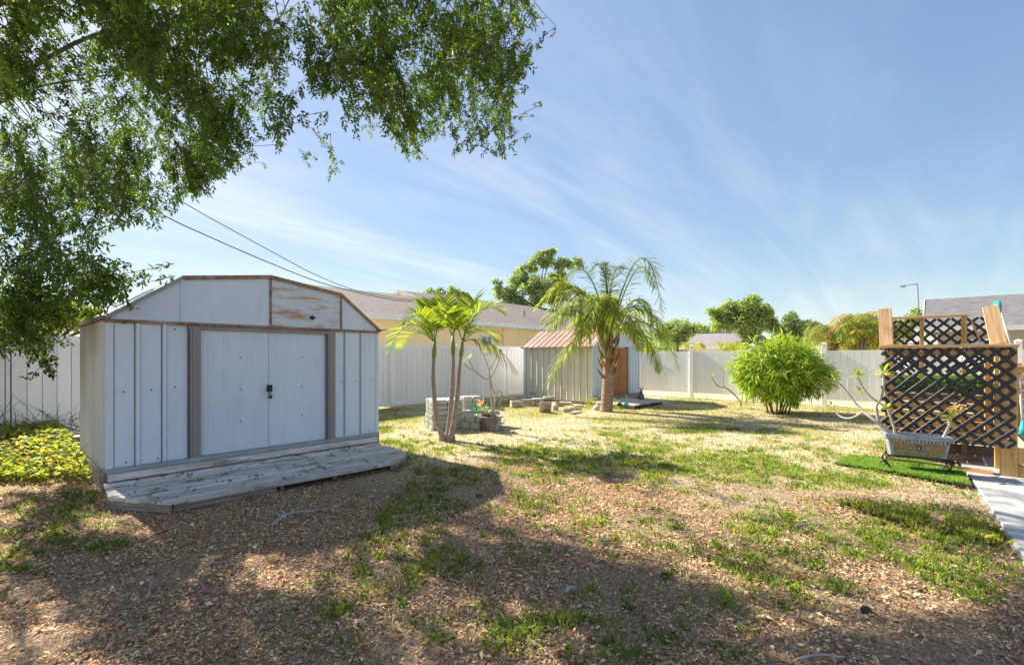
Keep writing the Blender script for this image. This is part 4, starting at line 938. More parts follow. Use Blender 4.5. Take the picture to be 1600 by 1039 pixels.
def build_palms():
    # three slender trunks in one clump
    b = G(698, 688); o = thing('palm_tree', b, 'clump of three slender palms with short bright fronds beside the block stack', 'palm tree')
    D = 8.08; tops = []
    for L in ([(693, 687, D), (684, 660, D), (679, 625, D), (677, 590, D), (678, 558, D)], [(699, 686, D+.12), (703, 655, D+.1), (706, 615, D+.1), (708, 575, D+.1), (708, 552, D+.1)], [(704, 687, D-.05), (710, 655, D-.08), (715, 615, D-.1), (717, 585, D-.1), (720, 556, D-.1)]):
        c = crv([P(*q) for q in L], 7); c[0][2] = -.02; r = np.linspace(.052, .026, len(c)); r[0:3] = [.085, .07, .058]; r = r*(1+.06*np.sin(np.arange(len(c))*2.2))
        q = MB(); q.tube(c, r, 12); q.build('trunk', BARKP, o, True)
        tip = c[-1]+nrm(c[-1]-c[-4])*.30; q = MB(); q.tube([c[-1]-[0, 0, .02], c[-1]+(tip-c[-1])*.3, tip], [.033, .042, .02], 10); q.build('crown_shaft', SHAFT, o, True); tops.append(tip-[0, 0, .06])
    cols = [(.17, .26, .04), (.24, .32, .05), (.11, .19, .03), (.34, .37, .07)]; dead = [(.30, .27, .13), (.24, .20, .12), (.2, .2, .1)]
    # (trunk, control px, tip px, control depth, tip depth, dry)
    fr = [(0, (640, 470), (606, 552), -.1, .0, 0), (0, (660, 460), (632, 512), -.4, -.6, 0), (0, (655, 470), (668, 478), .2, .3, 0), (0, (690, 465), (716, 508), -.5, -.9, 0), (0, (650, 500), (625, 545), .3, .5, 0), (0, (676, 470), (672, 472), .3, .6, 0),
          (1, (700, 460), (690, 470), .2, .4, 0), (1, (715, 455), (742, 485), .5, .8, 0), (1, (690, 470), (655, 500), .5, .9, 0), (1, (720, 470), (705, 500), -.5, -.8, 0),
          (2, (750, 455), (788, 492), -.1, .1, 0), (2, (735, 470), (765, 485), .5, .8, 0), (2, (700, 465), (690, 500), -.5, -.9, 0), (2, (740, 450), (742, 474), .1, .3, 0), (2, (765, 515), (808, 580), 0, .0, 1), (2, (755, 500), (776, 535), .4, .6, 0)]
    for i, c, t, dc, dt, dry in fr:
        p0 = tops[i]; d0 = p0[0]*SA+p0[1]*CA
        frond('frond', o, p0, P(*c, d0+dc), P(*t, d0+dt), 36 if not dry else 20, .33, .028, cols, .18 if not dry else 1.3, .42, .42 if not dry else .0, rach=.010, dead=dead if dry else None)
    # queen palm
    b = G(948, 643); D = 12.3; o = thing('palm_tree', b, 'queen palm with stout ringed trunk and long drooping feathery fronds', 'palm tree')
    c = crv([P(947, 643, D), P(949, 620, D), P(950, 595, D), P(951, 570, D)], 9); c[0][2] = -.03; r = np.linspace(.165, .135, len(c))*(1+.05*np.sin(np.arange(len(c))*2.6)); r[0] = .20
    q = MB(); q.tube(c, r, 18); q.build('trunk', BARKQ, o, True)
    core = crv([P(951, 572, D), P(951, 545, D), P(951, 505, D), P(950, 480, D)], 5); q = MB(); q.tube(core, np.linspace(.15, .05, len(core)), 12); q.build('crown_core', BOOT, o, True)
    for k in range(26):
        z = k/26; a = k*2.399; pb = P(951, 592-62*z, D); rad = np.array((math.cos(a), math.sin(a), 0)); L = .20+.42*z*rng.uniform(.6, 1.2)
        p1 = pb+rad*.13; p2 = p1+rad*(.10+.04*z)+UP*L*.55; p3 = p2+rad*(.10*(1-z)-.02)+UP*L*.45
        q = MB(); q.tube(crv([p1, p2, p3], 4), np.linspace(.045, .010, 9), 7); q.build('leaf_base', BOOT, o, True)
    cols = [(.20, .27, .06), (.30, .35, .07), (.42, .43, .08), (.15, .22, .05)]; colg = [(.10, .16, .06), (.14, .20, .08), (.17, .23, .07)]
    s0 = P(951, 520, D)
    for c1, t, dc, dt, L, pal in (((1008, 300), (1036, 495), .2, .4, .55, colg), ((1000, 360), (1022, 450), .9, 1.5, .5, colg), ((905, 395), (842, 512), -.1, -.3, .48, cols), ((915, 350), (868, 470), .8, 1.4, .5, colg), ((885, 450), (858, 520), -.7, -1.0, .45, cols),
                             ((895, 505), (855, 605), -.4, -.7, .50, cols), ((925, 470), (885, 555), -1.0, -1.4, .45, cols), ((935, 420), (922, 505), -1.2, -1.5, .5, cols), ((945, 420), (965, 520), -1.3, -1.6, .5, cols), ((985, 450), (1000, 545), -.9, -1.3, .5, cols),
                             ((1020, 465), (1062, 578), -.2, -.4, .50, cols), ((1010, 440), (1050, 540), .4, .6, .5, cols), ((990, 480), (1020, 555), .8, 1.4, .45, cols), ((930, 455), (900, 520), .9, 1.5, .5, cols), ((950, 370), (918, 430), .2, .3, .35, colg), ((948, 400), (944, 412), .1, .1, .25, colg), ((955, 395), (975, 420), .4, .7, .4, colg), ((890, 400), (848, 470), .3, .3, .45, cols), ((915, 420), (868, 500), -.4, -.8, .45, cols), ((930, 440), (905, 530), -.9, -1.3, .45, cols), ((960, 450), (940, 530), -1.2, -1.4, .4, cols), ((1000, 430), (1035, 530), -.5, -.6, .45, cols), ((1010, 490), (1030, 580), -.5, -.8, .45, cols)):
        for rep in range(2 if pal is cols and t[1] < 532 else 1): L *= (.86 if rep else .9); frond('frond', o, s0+rng.normal(0, .03, 3), P(c1[0]+rep*rng.normal(0, 14), c1[1]+rep*rng.normal(-6, 14), D+dc+rep*rng.normal(0, .4)), P(t[0]+rep*rng.normal(0, 12), t[1]+rep*rng.normal(-10, 12), D+dt+rep*rng.normal(0, .4)), 84 if pal is cols else 62, L, .024 if pal is cols else .019, pal, (.75 if rep else .95) if pal is cols else .45, .45, .15, rach=.022, start=.16, plume=.35)
    for dx in (-7, 6):
        q = MB(); q.tube(crv([P(950+dx*.4, 560, D-.12), P(950+dx, 530, D-.15), P(950+dx*1.4, 500, D-.1)], 5), np.linspace(.05, .03, 11), 8); q.build('leaf_base', SHAFT, o, True)
    # feathery palms over the back fence
    for k, (x, yb, D, w, lab) in enumerate(((1300, 520, 18.6, 46, 'bushy yellowing palm clump over the fence beside the bamboo'), (1345, 508, 18.0, 52, 'tall bushy palm clump over the fence nearest the lattice bench'), (1382, 520, 19.5, 40, 'dark palm clump over the fence behind the slanted boards'))):
        b = P(x, 557, D); b[2] = 0; o = thing('palm_tree', b, lab, 'palm tree', 'palms beyond the back fence')
        for s in range(3):
            q = MB(); e = P(x+(s-1)*9, yb, D); q.tube([b+[.15*(s-1), 0, 0], (b+e)/2, e], .07, 7); q.build('trunk', BARKP, o, True)
        for j in range(30):
            a = j*2.399; sx = math.cos(a); dz = math.sin(a)*1.6; up = rng.uniform(0, 46)
            cl = [(.20, .24, .05), (.30, .29, .06), (.13, .18, .04)] if j % 3 else [(.42, .30, .12), (.36, .25, .09), (.30, .30, .07)]
            frond('frond', o, P(x+rng.normal(0, 12), yb+rng.uniform(4, 34), D), P(x+sx*w*.5, yb-up, D+dz*.6), P(x+sx*w*rng.uniform(.8, 1.15), yb-up*.3+rng.uniform(0, 40), D+dz), 26, .46, .045, cl, .9, .5, .2, rach=.018)
    for x, D, lb in ((1082, 19, 'young palm tips above the fence before the mauve grey roof end'), (1135, 20, 'young palm tips above the fence at the middle of the mauve grey roof'), (1150, 19, 'young palm tips above the fence just beside the bamboo crown')):
        b = P(x, 557, D); b[2] = 0; o = thing('palm_tree', b, lb, 'palm tree', 'small palms behind the back fence')
        q = MB(); q.tube([b, b+[0, 0, 1.2]], .05, 7); q.build('trunk', BARKP, o)
        for j in range(9):
            a = j*2.4; frond('frond', o, b+[0, 0, 1.15], P(x+math.cos(a)*9, 520, D+math.sin(a)*.5), P(x+math.cos(a)*20, 545, D+math.sin(a)), 18, .26, .03, [(.24, .28, .06), (.34, .34, .08)], .5, rach=.012)
build_palms()

# ------------------------------------------------------------------ bamboo shrub
def build_bamboo():
    b = G(1215, 646); D = 11.9; o = thing('bamboo_shrub', b, 'round bright green bamboo shrub on thin dark canes before the back fence', 'shrub')
    c0 = P(1217, 580, D); tips = []
    for k in range(13):
        a = k*2.4; s = b+np.array((math.cos(a), math.sin(a), 0))*rng.uniform(.05, .28); s[2] = -.01
        e = c0+np.array((math.cos(a)*.6, math.sin(a)*.6, rng.uniform(.0, .6))); m = (s+e)/2+[0, 0, .15]; cc = bez(s, m, e, 10); q = MB(); q.tube(cc, np.linspace(.024, .008, 10), 7); q.build('cane', CULM, o, True)
    N = 10500; v = rdir(N); rr = rng.random(N)**.34; th = np.arctan2(v[:, 1], v[:, 0])
    lump = 1+.14*np.sin(th*3+v[:, 2]*4)+.10*np.sin(th*7+2*v[:, 2]*5)+.22*(vnoise(th*2.2+9, v[:, 2]*3+9, 88, 3)-.4)
    pos = c0+v*rr[:, None]*lump[:, None]*np.array((.92, .92, .84)); low = pos[:, 2] < .42; pos[low, 2] += .35*rng.random(low.sum())
    keep = (pos[:, 2] > .34) & ~((pos[:, 2] < .62) & (rng.random(N) < .62)); pos, v, rr = pos[keep], v[keep], rr[keep]; N = len(pos)
    ns = 70; sv = nrm(rdir(ns)*[1, 1, .55]+UP*.12); sl = rng.uniform(.9, 1.16, ns); kk = 26; tt = rng.random((ns, kk))**.6*.45+.62     # stray shoots past the round mass
    ps = (c0+sv[:, None, :]*(sl[:, None]*tt)[..., None]*[1.0, 1.0, .86]-UP*(tt[..., None]**3)*.12+rng.normal(0, .035, (ns, kk, 3))).reshape(-1, 3); okz = ps[:, 2] > .3; pos = np.vstack([pos, ps[okz]]); v = np.vstack([v, np.repeat(sv, kk, 0)[okz]]); N = len(pos)
    d = nrm(v*[1, 1, .6]+rng.normal(0, .45, (N, 3))-UP*.55); n = nrm(UP*.6+v*.6+rng.normal(0, .4, (N, 3)))
    col = palette(N, [(.25, .37, .05), (.34, .45, .07), (.18, .29, .04), (.46, .50, .09)], .2)
    leaves('foliage', pos, d, n, rng.uniform(.14, .26, N), rng.uniform(.026, .042, N), col, LEAF, o, cup=.18)
    N = 60; leaves('dry_leaf', b+np.c_[rng.normal(0, .4, (N, 2)), np.full(N, .02)], rdir(N)*[1, 1, .1], UP+rdir(N)*.2, .10, .014, palette(N, [(.45, .3, .15)]), LITTERM, o)
build_bamboo()

# ------------------------------------------------------------------ small plumerias, pot, blocks
def build_small_plants():
    b = G(1157, 636); D = 13.4; o = thing('plumeria_plant', b, 'bare forked plumeria sapling standing before the white back fence', 'plant')
    for L, r in (([(1157, 636, D), (1156, 627, D), (1148, 617, D), (1140, 610, D), (1132, 605, D), (1124, 604, D), (1117, 598, D), (1112, 588, D)], (.028, .014)), ([(1130, 605, D), (1130, 595, D), (1131, 583, D), (1129, 578, D)], (.016, .012)), ([(1157, 634, D), (1160, 620, D), (1158, 603, D), (1156, 592, D), (1149, 582, D), (1142, 566, D)], (.024, .012)), ([(1156, 592, D), (1163, 585, D), (1166, 577, D)], (.014, .010))):
        c = crv([P(*q) for q in L], 5); q = MB(); q.tube(c, np.linspace(*r, len(c)), 8); q.build('branch', STEM, o, True)
    leafset([whorl(P(1112, 588, D), UP, 4, .12, .05, PLC), whorl(P(1129, 578, D), UP, 4, .11, .05, PLC), whorl(P(1142, 566, D), UP, 6, .16, .05, PLC), whorl(P(1166, 577, D), UP, 5, .14, .045, PLC)], 'leaf', o)
    # pot with a plumeria
    p = G(767, 673); D = 9.05; o = thing('plant_pot', p, 'stained round grey plastic plant pot beside the stone ring', 'pot')
    q = MB(); q.lathe([(.145, 0), (.15, .01), (.205, .25), (.225, .255), (.228, .285), (.21, .29), (.195, .26)], p, 22); q.build('pot_body', POT, o, True); q = MB(); q.lathe([(.19, .255), (.19, .262)], p, 22); q.build('soil', SOIL, o)
    o = thing('plumeria_plant', p+[0, 0, .26], 'tall forked plumeria growing in the round grey pot', 'plant')
    for L, r in (([(768, 652, D), (769, 638, D), (767, 620, D), (766, 605, D), (765, 593, D)], (.019, .014)), ([(771, 652, D), (772, 636, D), (774, 618, D), (769, 606, D), (766, 592, D)], (.02, .014)), ([(765, 593, D), (755, 590, D), (742, 580, D), (731, 574, D), (726, 568, D)], (.017, .010)), ([(739, 577, D), (735, 566, D), (732, 560, D)], (.012, .008)), ([(765, 592, D), (764, 578, D), (760, 566, D), (755, 552, D)], (.016, .010)), ([(764, 578, D), (772, 566, D), (776, 556, D), (775, 548, D)], (.013, .009)), ([(767, 590, D), (775, 575, D), (780, 562, D), (783, 552, D)], (.015, .010)), ([(773, 622, D-.1), (778, 612, D-.12), (783, 612, D-.14), (784, 620, D-.16), (780, 632, D-.16)], (.016, .012))):
        c = crv([P(*q) for q in L], 5); q = MB(); q.tube(c, np.linspace(*r, len(c)), 8); q.build('branch', STEM, o, True)
    leafset([whorl(P(726, 568, D), UP, 3, .10, .035, PLC), whorl(P(732, 560, D), UP, 4, .12, .035, PLC), whorl(P(755, 552, D), UP, 7, .15, .04, PLC), whorl(P(775, 548, D), UP, 7, .15, .04, PLC), whorl(P(783, 552, D), UP, 6, .14, .04, PLC), whorl(P(765, 645, D), UP, 5, .14, .03, [(.2, .28, .12), (.26, .32, .16)])], 'leaf', o)
    flower(P(751, 630, D), o, 46, .035, [(.85, .58, .22), (.88, .68, .35), (.78, .48, .2)]); q = MB(); q.tube(crv([P(766, 648, D), P(758, 640, D), P(752, 632, D)], 4), .005, 5); q.build('flower_stalk', STEM, o)
    # stack of blocks wrapped in green netting
    def block_stack(nm, c, ang, nx, ny, nz, bs, label, net=True):
        c = np.array(c); u = np.array((math.cos(ang), math.sin(ang), 0)); v = np.array((-u[1], u[0], 0)); o = thing(nm, c, label, 'blocks')
        for k in range(nz):
            for i in range(nx):
                for j in range(ny):
                    p = c+u*(i-(nx-1)/2)*bs[0]+v*(j-(ny-1)/2)*bs[1]+UP*(bs[2]*(k+.5)); p[:2] += rng.normal(0, .006, 2)
                    piece('block', (bs[0]-.008, bs[1]-.008, bs[2]-.006), STONEP, o, p, (0, 0, ang+rng.normal(0, .02)), .012)
        if net:
            hx, hy, H = nx*bs[0]/2+.012, ny*bs[1]/2+.012, nz*bs[2]+.01; q = MB()
            cor = [c-u*hx-v*hy, c+u*hx-v*hy, c+u*hx+v*hy, c-u*hx+v*hy]
            for i in range(4):
                a, b_ = cor[i], cor[(i+1) % 4]; n = max(2, int(np.linalg.norm(b_-a)/.12))
                for t in range(n+1): p = a+(b_-a)*t/n; q.tube([p, p+UP*H], .0030, 4)
                for z in np.arange(.03, H, .12): q.tube([a+UP*z, b_+UP*z], .0030, 4)
            q.build('wire_netting', GREENW, o, kind='stuff')
    a0 = R_(-25)
    block_stack('block_stack', (6.15, 7.35, 0), a0, 2, 2, 6, (.31, .29, .098), 'tall square stack of pale concrete blocks wrapped in green wire netting')
    block_stack('block_stack', (7.25, 7.75, 0), a0, 2, 1, 5, (.20, .30, .11), 'narrow stack of pale concrete blocks behind the stone planting ring')
    o = thing('stone_ring', (6.75, 6.95, 0), 'low round planting ring of pale stone blocks with netting beside the pot', 'planter'); c = np.array((6.72, 6.98, 0))
    for k in range(2):
        for j in range(13):
            a = 2*math.pi*(j+.5*k)/13; r = .40; p = c+np.array((math.cos(a)*r, math.sin(a)*r, .075+.15*k))
            if k == 1 and 4.4 < a < 5.3: continue
            piece('block', (.12, .19, .145), STONEP, o, p, (rng.normal(0, .03), rng.normal(0, .03), a), .014)
    q = MB()
    for z in (.04, .11, .17, .22): q.tube([c+np.array((math.cos(t)*.475, math.sin(t)*.475, z)) for t in np.linspace(0, 2*math.pi, 33)], .002, 4)
    for t in np.linspace(0, 2*math.pi, 24): p = c+np.array((math.cos(t)*.475, math.sin(t)*.475, 0)); q.tube([p, p+UP*.24], .002, 4)
    q.build('wire_netting', GREENW, o, kind='stuff')
    for p, s, r, lab in (((6.62, 6.62, .335), (.5, .26, .05), (.1, .18, .6), 'flat pale capstone tilted on the stone ring'), ((7.0, 6.75, .36), (.36, .24, .05), (-.1, .12, -.5), 'short grey slab lying across the far rim of the stone ring')):
        tag(piece('stone_slab', s, STONE, None, p, r, .012), lab, 'stone')
    ag = thing('agave_plant', c+[-.02, .02, .2], 'spiky blue green agave growing inside the stone ring', 'plant')
    S = []
    for k in range(16):
        a = k*2.4; e = .35+.5*rng.random(); d = np.array((math.cos(a)*e, math.sin(a)*e, 1-e*.5)); S.append((np.array([c+[0, 0, .24]]), d[None], nrm(UP-d*.3)[None], np.array([.34*rng.uniform(.7, 1.1)]), np.array([.045]), palette(1, [(.05, .25, .20), (.08, .32, .25), (.04, .18, .15)])))
    leafset(S, 'leaf', ag, LEAFD, .05)
    # loose paving stones in a low row before the small shed
    spec = [(806, 636, .30, .22, .09, 0, .3, 2), (824, 634, .34, .24, .10, 0, -.1, 2), (840, 633, .30, .24, .10, 0, .2, 2), (818, 622, .40, .26, .07, 0, .1, 1), (838, 625, .46, .28, .06, .2, -.2, 1), (858, 629, .36, .26, .07, .12, .15, 1), (872, 634, .30, .22, .10, 0, .4, 1), (884, 632, .36, .24, .08, .0, -.3, 1), (868, 641, .14, .12, .13, 0, .1, 1), (886, 644, .26, .14, .10, 0, .25, 1), (898, 640, .30, .20, .06, 0, .1, 1), (904, 636, .26, .18, .06, .0, -.2, 1), (900, 646, .50, .12, .04, 0, .75, 1)]
    LB = ['block at the open end of the stone heap', 'second block from the open end of the stone heap', 'middle block of the stone heap by the small shed', 'flat capstone topmost at the open end of the stone heap', 'long flat capstone bridging the stone heap', 'tilted capstone behind the leaning square slab', 'squat stone just behind the leaning square slab', 'broad stone between the shed wall and the leaning slab', 'small upright stone cube beside the leaning square slab', 'short grey brick in front of the stone heap', 'flat stone toward the queen palm end of the heap', 'thin stone against the shed foot near the weeds', 'long thin kerb piece lying on the grass before the heap']
    for si, (x, y, sx, sy, sz, z0, a, nn_) in enumerate(spec):
        p = G(x, y)
        for k in range(nn_): tag(piece('paving_stone', (sx, sy, sz), STONE, None, p+[0, 0, z0+sz*(k+.5)], (rng.normal(0, .04), rng.normal(0, .04), a-.8+rng.normal(0, .1)), .016), ('lower ' if nn_ > 1 and k == 0 else 'upper ' if nn_ > 1 else 'weathered ')+LB[si], 'stone', 'loose stones by the small shed')
    p = G(852, 645); tag(piece('stone_slab', (.30, .06, .32), STONE, None, p+[0, 0, .14], (.55, .0, -.75), .012), 'square grey slab leaning against the stone heap by the small shed', 'stone')
    q = MB(); p = G(934, 641); q.lathe([(.03, -.02), (.10, .01), (.12, .06), (.09, .12), (.03, .15)], p, 9); q.v = [tuple(np.array(v)+rng.normal(0, .012, 3)) for v in q.v]; o = q.build('boulder', STONEP, None, True); tag(o, 'pale rounded rock at the foot of the queen palm', 'stone')
    for x, y, lb in ((893, 628, 'green weed sprouting behind the stone heap at the shed wall'), (925, 636, 'green weed between the pale rock and the shed corner'), (958, 640, 'green weed beside the queen palm trunk and the platform')):
        p = G(x, y); o = thing('weed', p, lb, 'weed', 'weeds by the small shed'); n = 130
        leaves('foliage', p+np.abs(rng.normal(0, 1, (n, 3)))*[.0, .0, .12]+np.c_[rng.normal(0, .13, (n, 2)), np.zeros(n)], rdir(n)+UP*.6, rdir(n)+UP, rng.uniform(.05, .10, n), .03, palette(n, [(.20, .27, .05), (.28, .32, .07)], .2), LEAF, o)
build_small_plants()

# ------------------------------------------------------------------ left bed, sticks, scraps
def build_left_bed():
    o = thing('groundcover_shrub', G(70, 740), 'sprawling yellow green groundcover plant between the shed and the aged fence', 'plant')
    N = 13500; F = rng.uniform(5.35, 8.3, N); X = rng.uniform(-190, 172, N); R = (X-CX)/FPX*F; x, y = SA*F+CA*R, CA*F-SA*R
    hh = .12+.27*np.clip((F-5.5)/1.3, 0, 1)*(.55+.7*vnoise(x*1.4, y*1.4, 51))*np.clip((190-X)/60, .3, 1); z = hh*rng.random(N)**.45
    k = (x < .82) | (y < 5.6); k &= ~((F < 5.9) & (X > 140+30*rng.random(N))) & (vnoise(x*2.6, y*2.6, 52) > .40); x, y, z = x[k], y[k], z[k]; N = len(x)
    leaves('foliage', np.c_[x, y, z], rdir(N)*[1, 1, .5]+UP*.1, UP+rdir(N)*.7, rng.uniform(.05, .11, N), rng.uniform(.03, .055, N), palette(N, [(.22, .31, .05), (.32, .39, .07), (.14, .21, .04), (.44, .46, .12), (.40, .33, .20), (.30, .24, .15)], .25), LEAF, o, cup=.15)
    for k in range(40):
        p = G(rng.uniform(-60, 150), rng.uniform(690, 745)); e = p+np.r_[rng.normal(0, .25, 2), rng.uniform(.15, .45)]
        q = MB(); q.tube(crv([p, (p+e)/2+rng.normal(0, .06, 3), e], 4), np.linspace(.006, .002, 9), 5); q.build('stem', TWIGB, o)
    o = thing('dead_brush', G(60, 690), 'dry brown dead twigs piled against the aged fence', 'brush')
    for k in range(110):
        p = P(rng.uniform(-150, 140), 668, rng.uniform(7.0, 8.2)); p[2] = rng.uniform(.1, .35); L = rng.uniform(.25, .8); d = nrm(rdir(1)[0]*[1, 1, .3]+UP*.55); e = p+d*L
        q = MB(); q.tube(crv([p, (p+e)/2+rng.normal(0, .05, 3), e], 4), np.linspace(.005, .0015, 9), 4); q.build('twig', TWIGB, o)
    n = 600; pos = np.array([P(x_, 668, f_) for x_, f_ in zip(rng.uniform(-150, 130, n), rng.uniform(7.0, 8.0, n))]); pos[:, 2] = rng.uniform(.2, .62, n)*rng.uniform(.5, 1, n)
    leaves('withered_foliage', pos, rdir(n), rdir(n), rng.uniform(.03, .06, n), .02, palette(n, [(.10, .08, .05), (.16, .13, .07), (.08, .09, .04)]), LITTERM, o)
    # fallen forked branch and smaller bits
    o = thing('fallen_branch', G(442, 807), 'bare forked grey branch lying on the leaves before the platform', 'branch')
    g3 = lambda x, y, z=.03: G(x, y, z)
    for L, r in (([(425, 820), (436, 812), (446, 806)], (.010, .014)), ([(446, 806), (440, 796), (442, 790), (446, 784), (440, 776)], (.013, .004)), ([(444, 807), (432, 802), (424, 798), (416, 796)], (.010, .003)), ([(446, 804), (460, 801), (480, 798), (500, 796), (524, 792), (540, 783)], (.010, .003))):
        c = crv([g3(x, y, .02+.05*(i == 2)) for i, (x, y) in enumerate(L)], 4); q = MB(); q.tube(c, np.linspace(*r, len(c)), 7); q.build('limb', TWIG, o, True)
    for (xa, ya), (xb, yb), r, lab in (((1243, 822), (1285, 820), .010, 'straight pale stick lying on the lawn edge far from the platform'), ((885, 925), (901, 917), .012, 'short pale stick lying among the leaves in the foreground'), ((1245, 1030), (1320, 1026), .007, 'long thin twig on the litter beside the black scrap'), ((232, 930), (240, 905), .005, 'small crooked twig on the shaded leaf litter')):
        a, b = G(xa, ya, .02), G(xb, yb, .025); q = MB(); q.tube(crv([a, (a+b)/2+[0, .015, .01], b], 4), np.linspace(r, r*.5, 9), 6); tag(q.build('stick', TWIG, None, True), lab, 'stick')
    p = G(1355, 960); q = MB(); V = []
    q.add([p+w for w in ([-.035, .02, .01], [.02, .025, .04], [.045, -.02, .012], [-.015, -.03, .012], [.0, .0, .05], [-.025, .03, .035])], [(0, 3, 4), (3, 2, 4), (2, 1, 4), (1, 5, 4), (5, 0, 4)]); tag(q.build('plastic_scrap', BLACKM), 'crumpled black plastic scrap lying on the dry leaves', 'scrap')
    for x, y, n, s, lab in ((1130, 945, 70, .07, 'dull grey green weed rosette in the foreground litter'), (1305, 920, 120, .10, 'bright pale green weed clump near the black scrap'), (795, 1000, 150, .12, 'broad leafed green weed cluster on the sunny foreground'), (685, 880, 30, .05, 'single upright yellow green weed leaf clump')):
        p = G(x, y); o = thing('weed', p, lab, 'weed'); q0 = p+np.c_[rng.normal(0, s*.6, (n, 2)), np.abs(rng.normal(0, .03, n))]
        leaves('foliage', q0, rdir(n)+UP*.8, rdir(n)+UP*.6, rng.uniform(.03, .07, n), rng.uniform(.008, .02, n), palette(n, [(.18, .26, .06), (.26, .31, .08), (.13, .2, .05)], .18), LEAF, o)
build_left_bed()

# ------------------------------------------------------------------ trees beyond the fences
def px_tree(label, D, blobs, n, leaf, cols, group='trees beyond the fences', name='leafy_tree', flat=.9, trunk=True, spread=.16):
    c = np.mean([b[:2] for b in blobs], 0); b0 = P(c[0], HY, D); b0[2] = 0; o = thing(name, b0, label, 'tree', group)
    B = np.array(blobs, float); A = B[:, 2]**2; pick = rng.choice(len(B), n, p=A/A.sum()); v = rdir(n); rr = rng.random(n)**.40
    cen = np.array([P(x, y, D*(1+rng.normal(0, .012))) for x, y, _ in B]); rad = B[:, 2]/FPX*D
    # leaves gather on small sub-clumps inside each mass
    S = 13; sub = rdir(len(B)*S).reshape(len(B), S, 3)*(rng.random((len(B), S, 1))**.33)
    si = rng.integers(0, S, n); pos = cen[pick]+rad[pick][:, None]*(sub[pick, si]*.95+v*rr[:, None]*.50)*[1, 1, flat]
    out = nrm(pos-cen[pick]); d = nrm(out*.6+rdir(n)*.9); nn_ = nrm(UP*.5+out*.5+rdir(n)*.6)
    leaves('crown', pos, d, nn_, leaf*rng.uniform(.7, 1.3, n), leaf*.55, palette(n, cols, .18), LEAFF, o)
    if trunk:
        top = P(c[0], c[1], D); q = MB(); q.tube([b0-[0, 0, .1], (b0+top)/2, top], [.26, .16, .05], 9); q.build('trunk', BARKO, o, True)
        for k in range(0, len(B)): q = MB(); m = (b0+top)/2+(top-b0)*.2; q.tube(crv([m, (m+cen[k])/2+[0, 0, .1], cen[k]], 4), np.linspace(.05, .02, 9), 6); q.build('limb', BARKO, o, True)
GRN = [(.32, .38, .18), (.40, .46, .22), (.23, .28, .13), (.46, .50, .25)]
YG = [(.28, .34, .12), (.36, .40, .15), (.20, .26, .09)]
def build_trees():
    px_tree('tall open oak with grey green clumps rising behind the queen palm', 36, [(790, 455, 15), (775, 446, 8), (812, 432, 17), (835, 415, 12), (852, 405, 14), (880, 418, 14), (903, 413, 9), (838, 452, 22), (868, 462, 24), (800, 475, 18), (830, 482, 20), (870, 436, 12), (862, 395, 7), (820, 420, 9)], 15000, .22, GRN, flat=.85)
    px_tree('distant leafy treetop showing over the yellow house roof', 48, [(674, 461, 9), (690, 459, 9), (711, 458, 11), (724, 464, 7), (700, 466, 12)], 2500, .26, YG)
    px_tree('dull green round treetop behind the mauve grey roof', 52, [(1048, 516, 15), (1068, 512, 17), (1087, 519, 13), (1030, 522, 14), (1060, 530, 16)], 6000, .26, GRN)
    px_tree('low bright green tree beside the mauve grey roof', 50, [(1100, 522, 13), (1114, 524, 12), (1090, 530, 12)], 2000, .26, YG)
    px_tree('large spreading tree in the middle beyond the back fence', 40, [(1118, 489, 8), (1132, 492, 13), (1148, 485, 18), (1165, 478, 15), (1178, 472, 10), (1185, 490, 17), (1160, 503, 22), (1132, 508, 17), (1200, 502, 10), (1194, 482, 7), (1205, 512, 10), (1176, 512, 18), (1176, 466, 5), (1108, 486, 4)], 16000, .24, [(.33, .42, .16), (.42, .49, .20), (.24, .30, .12), (.48, .52, .20)])
    px_tree('dark open tree right of the large spreading tree', 44, [(1222, 512, 13), (1236, 500, 10), (1242, 514, 14), (1262, 508, 9), (1272, 516, 9), (1255, 522, 14), (1225, 526, 14), (1238, 492, 5)], 7500, .22, [(.26, .32, .16), (.33, .39, .20), (.20, .25, .13)])
    px_tree('sunlit yellow green shrub leaning over the aged fence behind the shed', 11.5, [(120, 492, 20), (152, 497, 15), (88, 492, 22), (50, 492, 24), (165, 512, 9), (10, 490, 26), (-40, 490, 30)], 5200, .12, [(.24, .30, .05), (.32, .34, .07), (.16, .22, .04)], name='leafy_shrub', trunk=True)
    N = 26000; x_ = rng.uniform(560, 1760, N); D_ = rng.uniform(58, 66, N); hh = (.6+.9*vnoise(x_/45, D_*.0, 91)); z_ = rng.random(N)**.8*hh*3.0
    pos = np.array((0, 0, EYE))+np.stack([SA+CA*(x_-CX)/FPX, CA-SA*(x_-CX)/FPX, 0*x_], -1)*D_[:, None]; pos[:, 2] = z_; pos[:, :2] += rng.normal(0, .4, (N, 2))
    h = leaves('distant_tree_belt', pos, rdir(N), UP*.4+rdir(N), .5*rng.uniform(.6, 1.3, N), .3, palette(N, GRN, .2), LEAFF); tag(h, 'low distant belt of green trees along the horizon', 'trees')
    px_tree('small green tree top behind the slanted bench boards', 30, [(1432, 488, 7), (1425, 500, 9), (1415, 510, 11)], 900, .2, GRN)
build_trees()

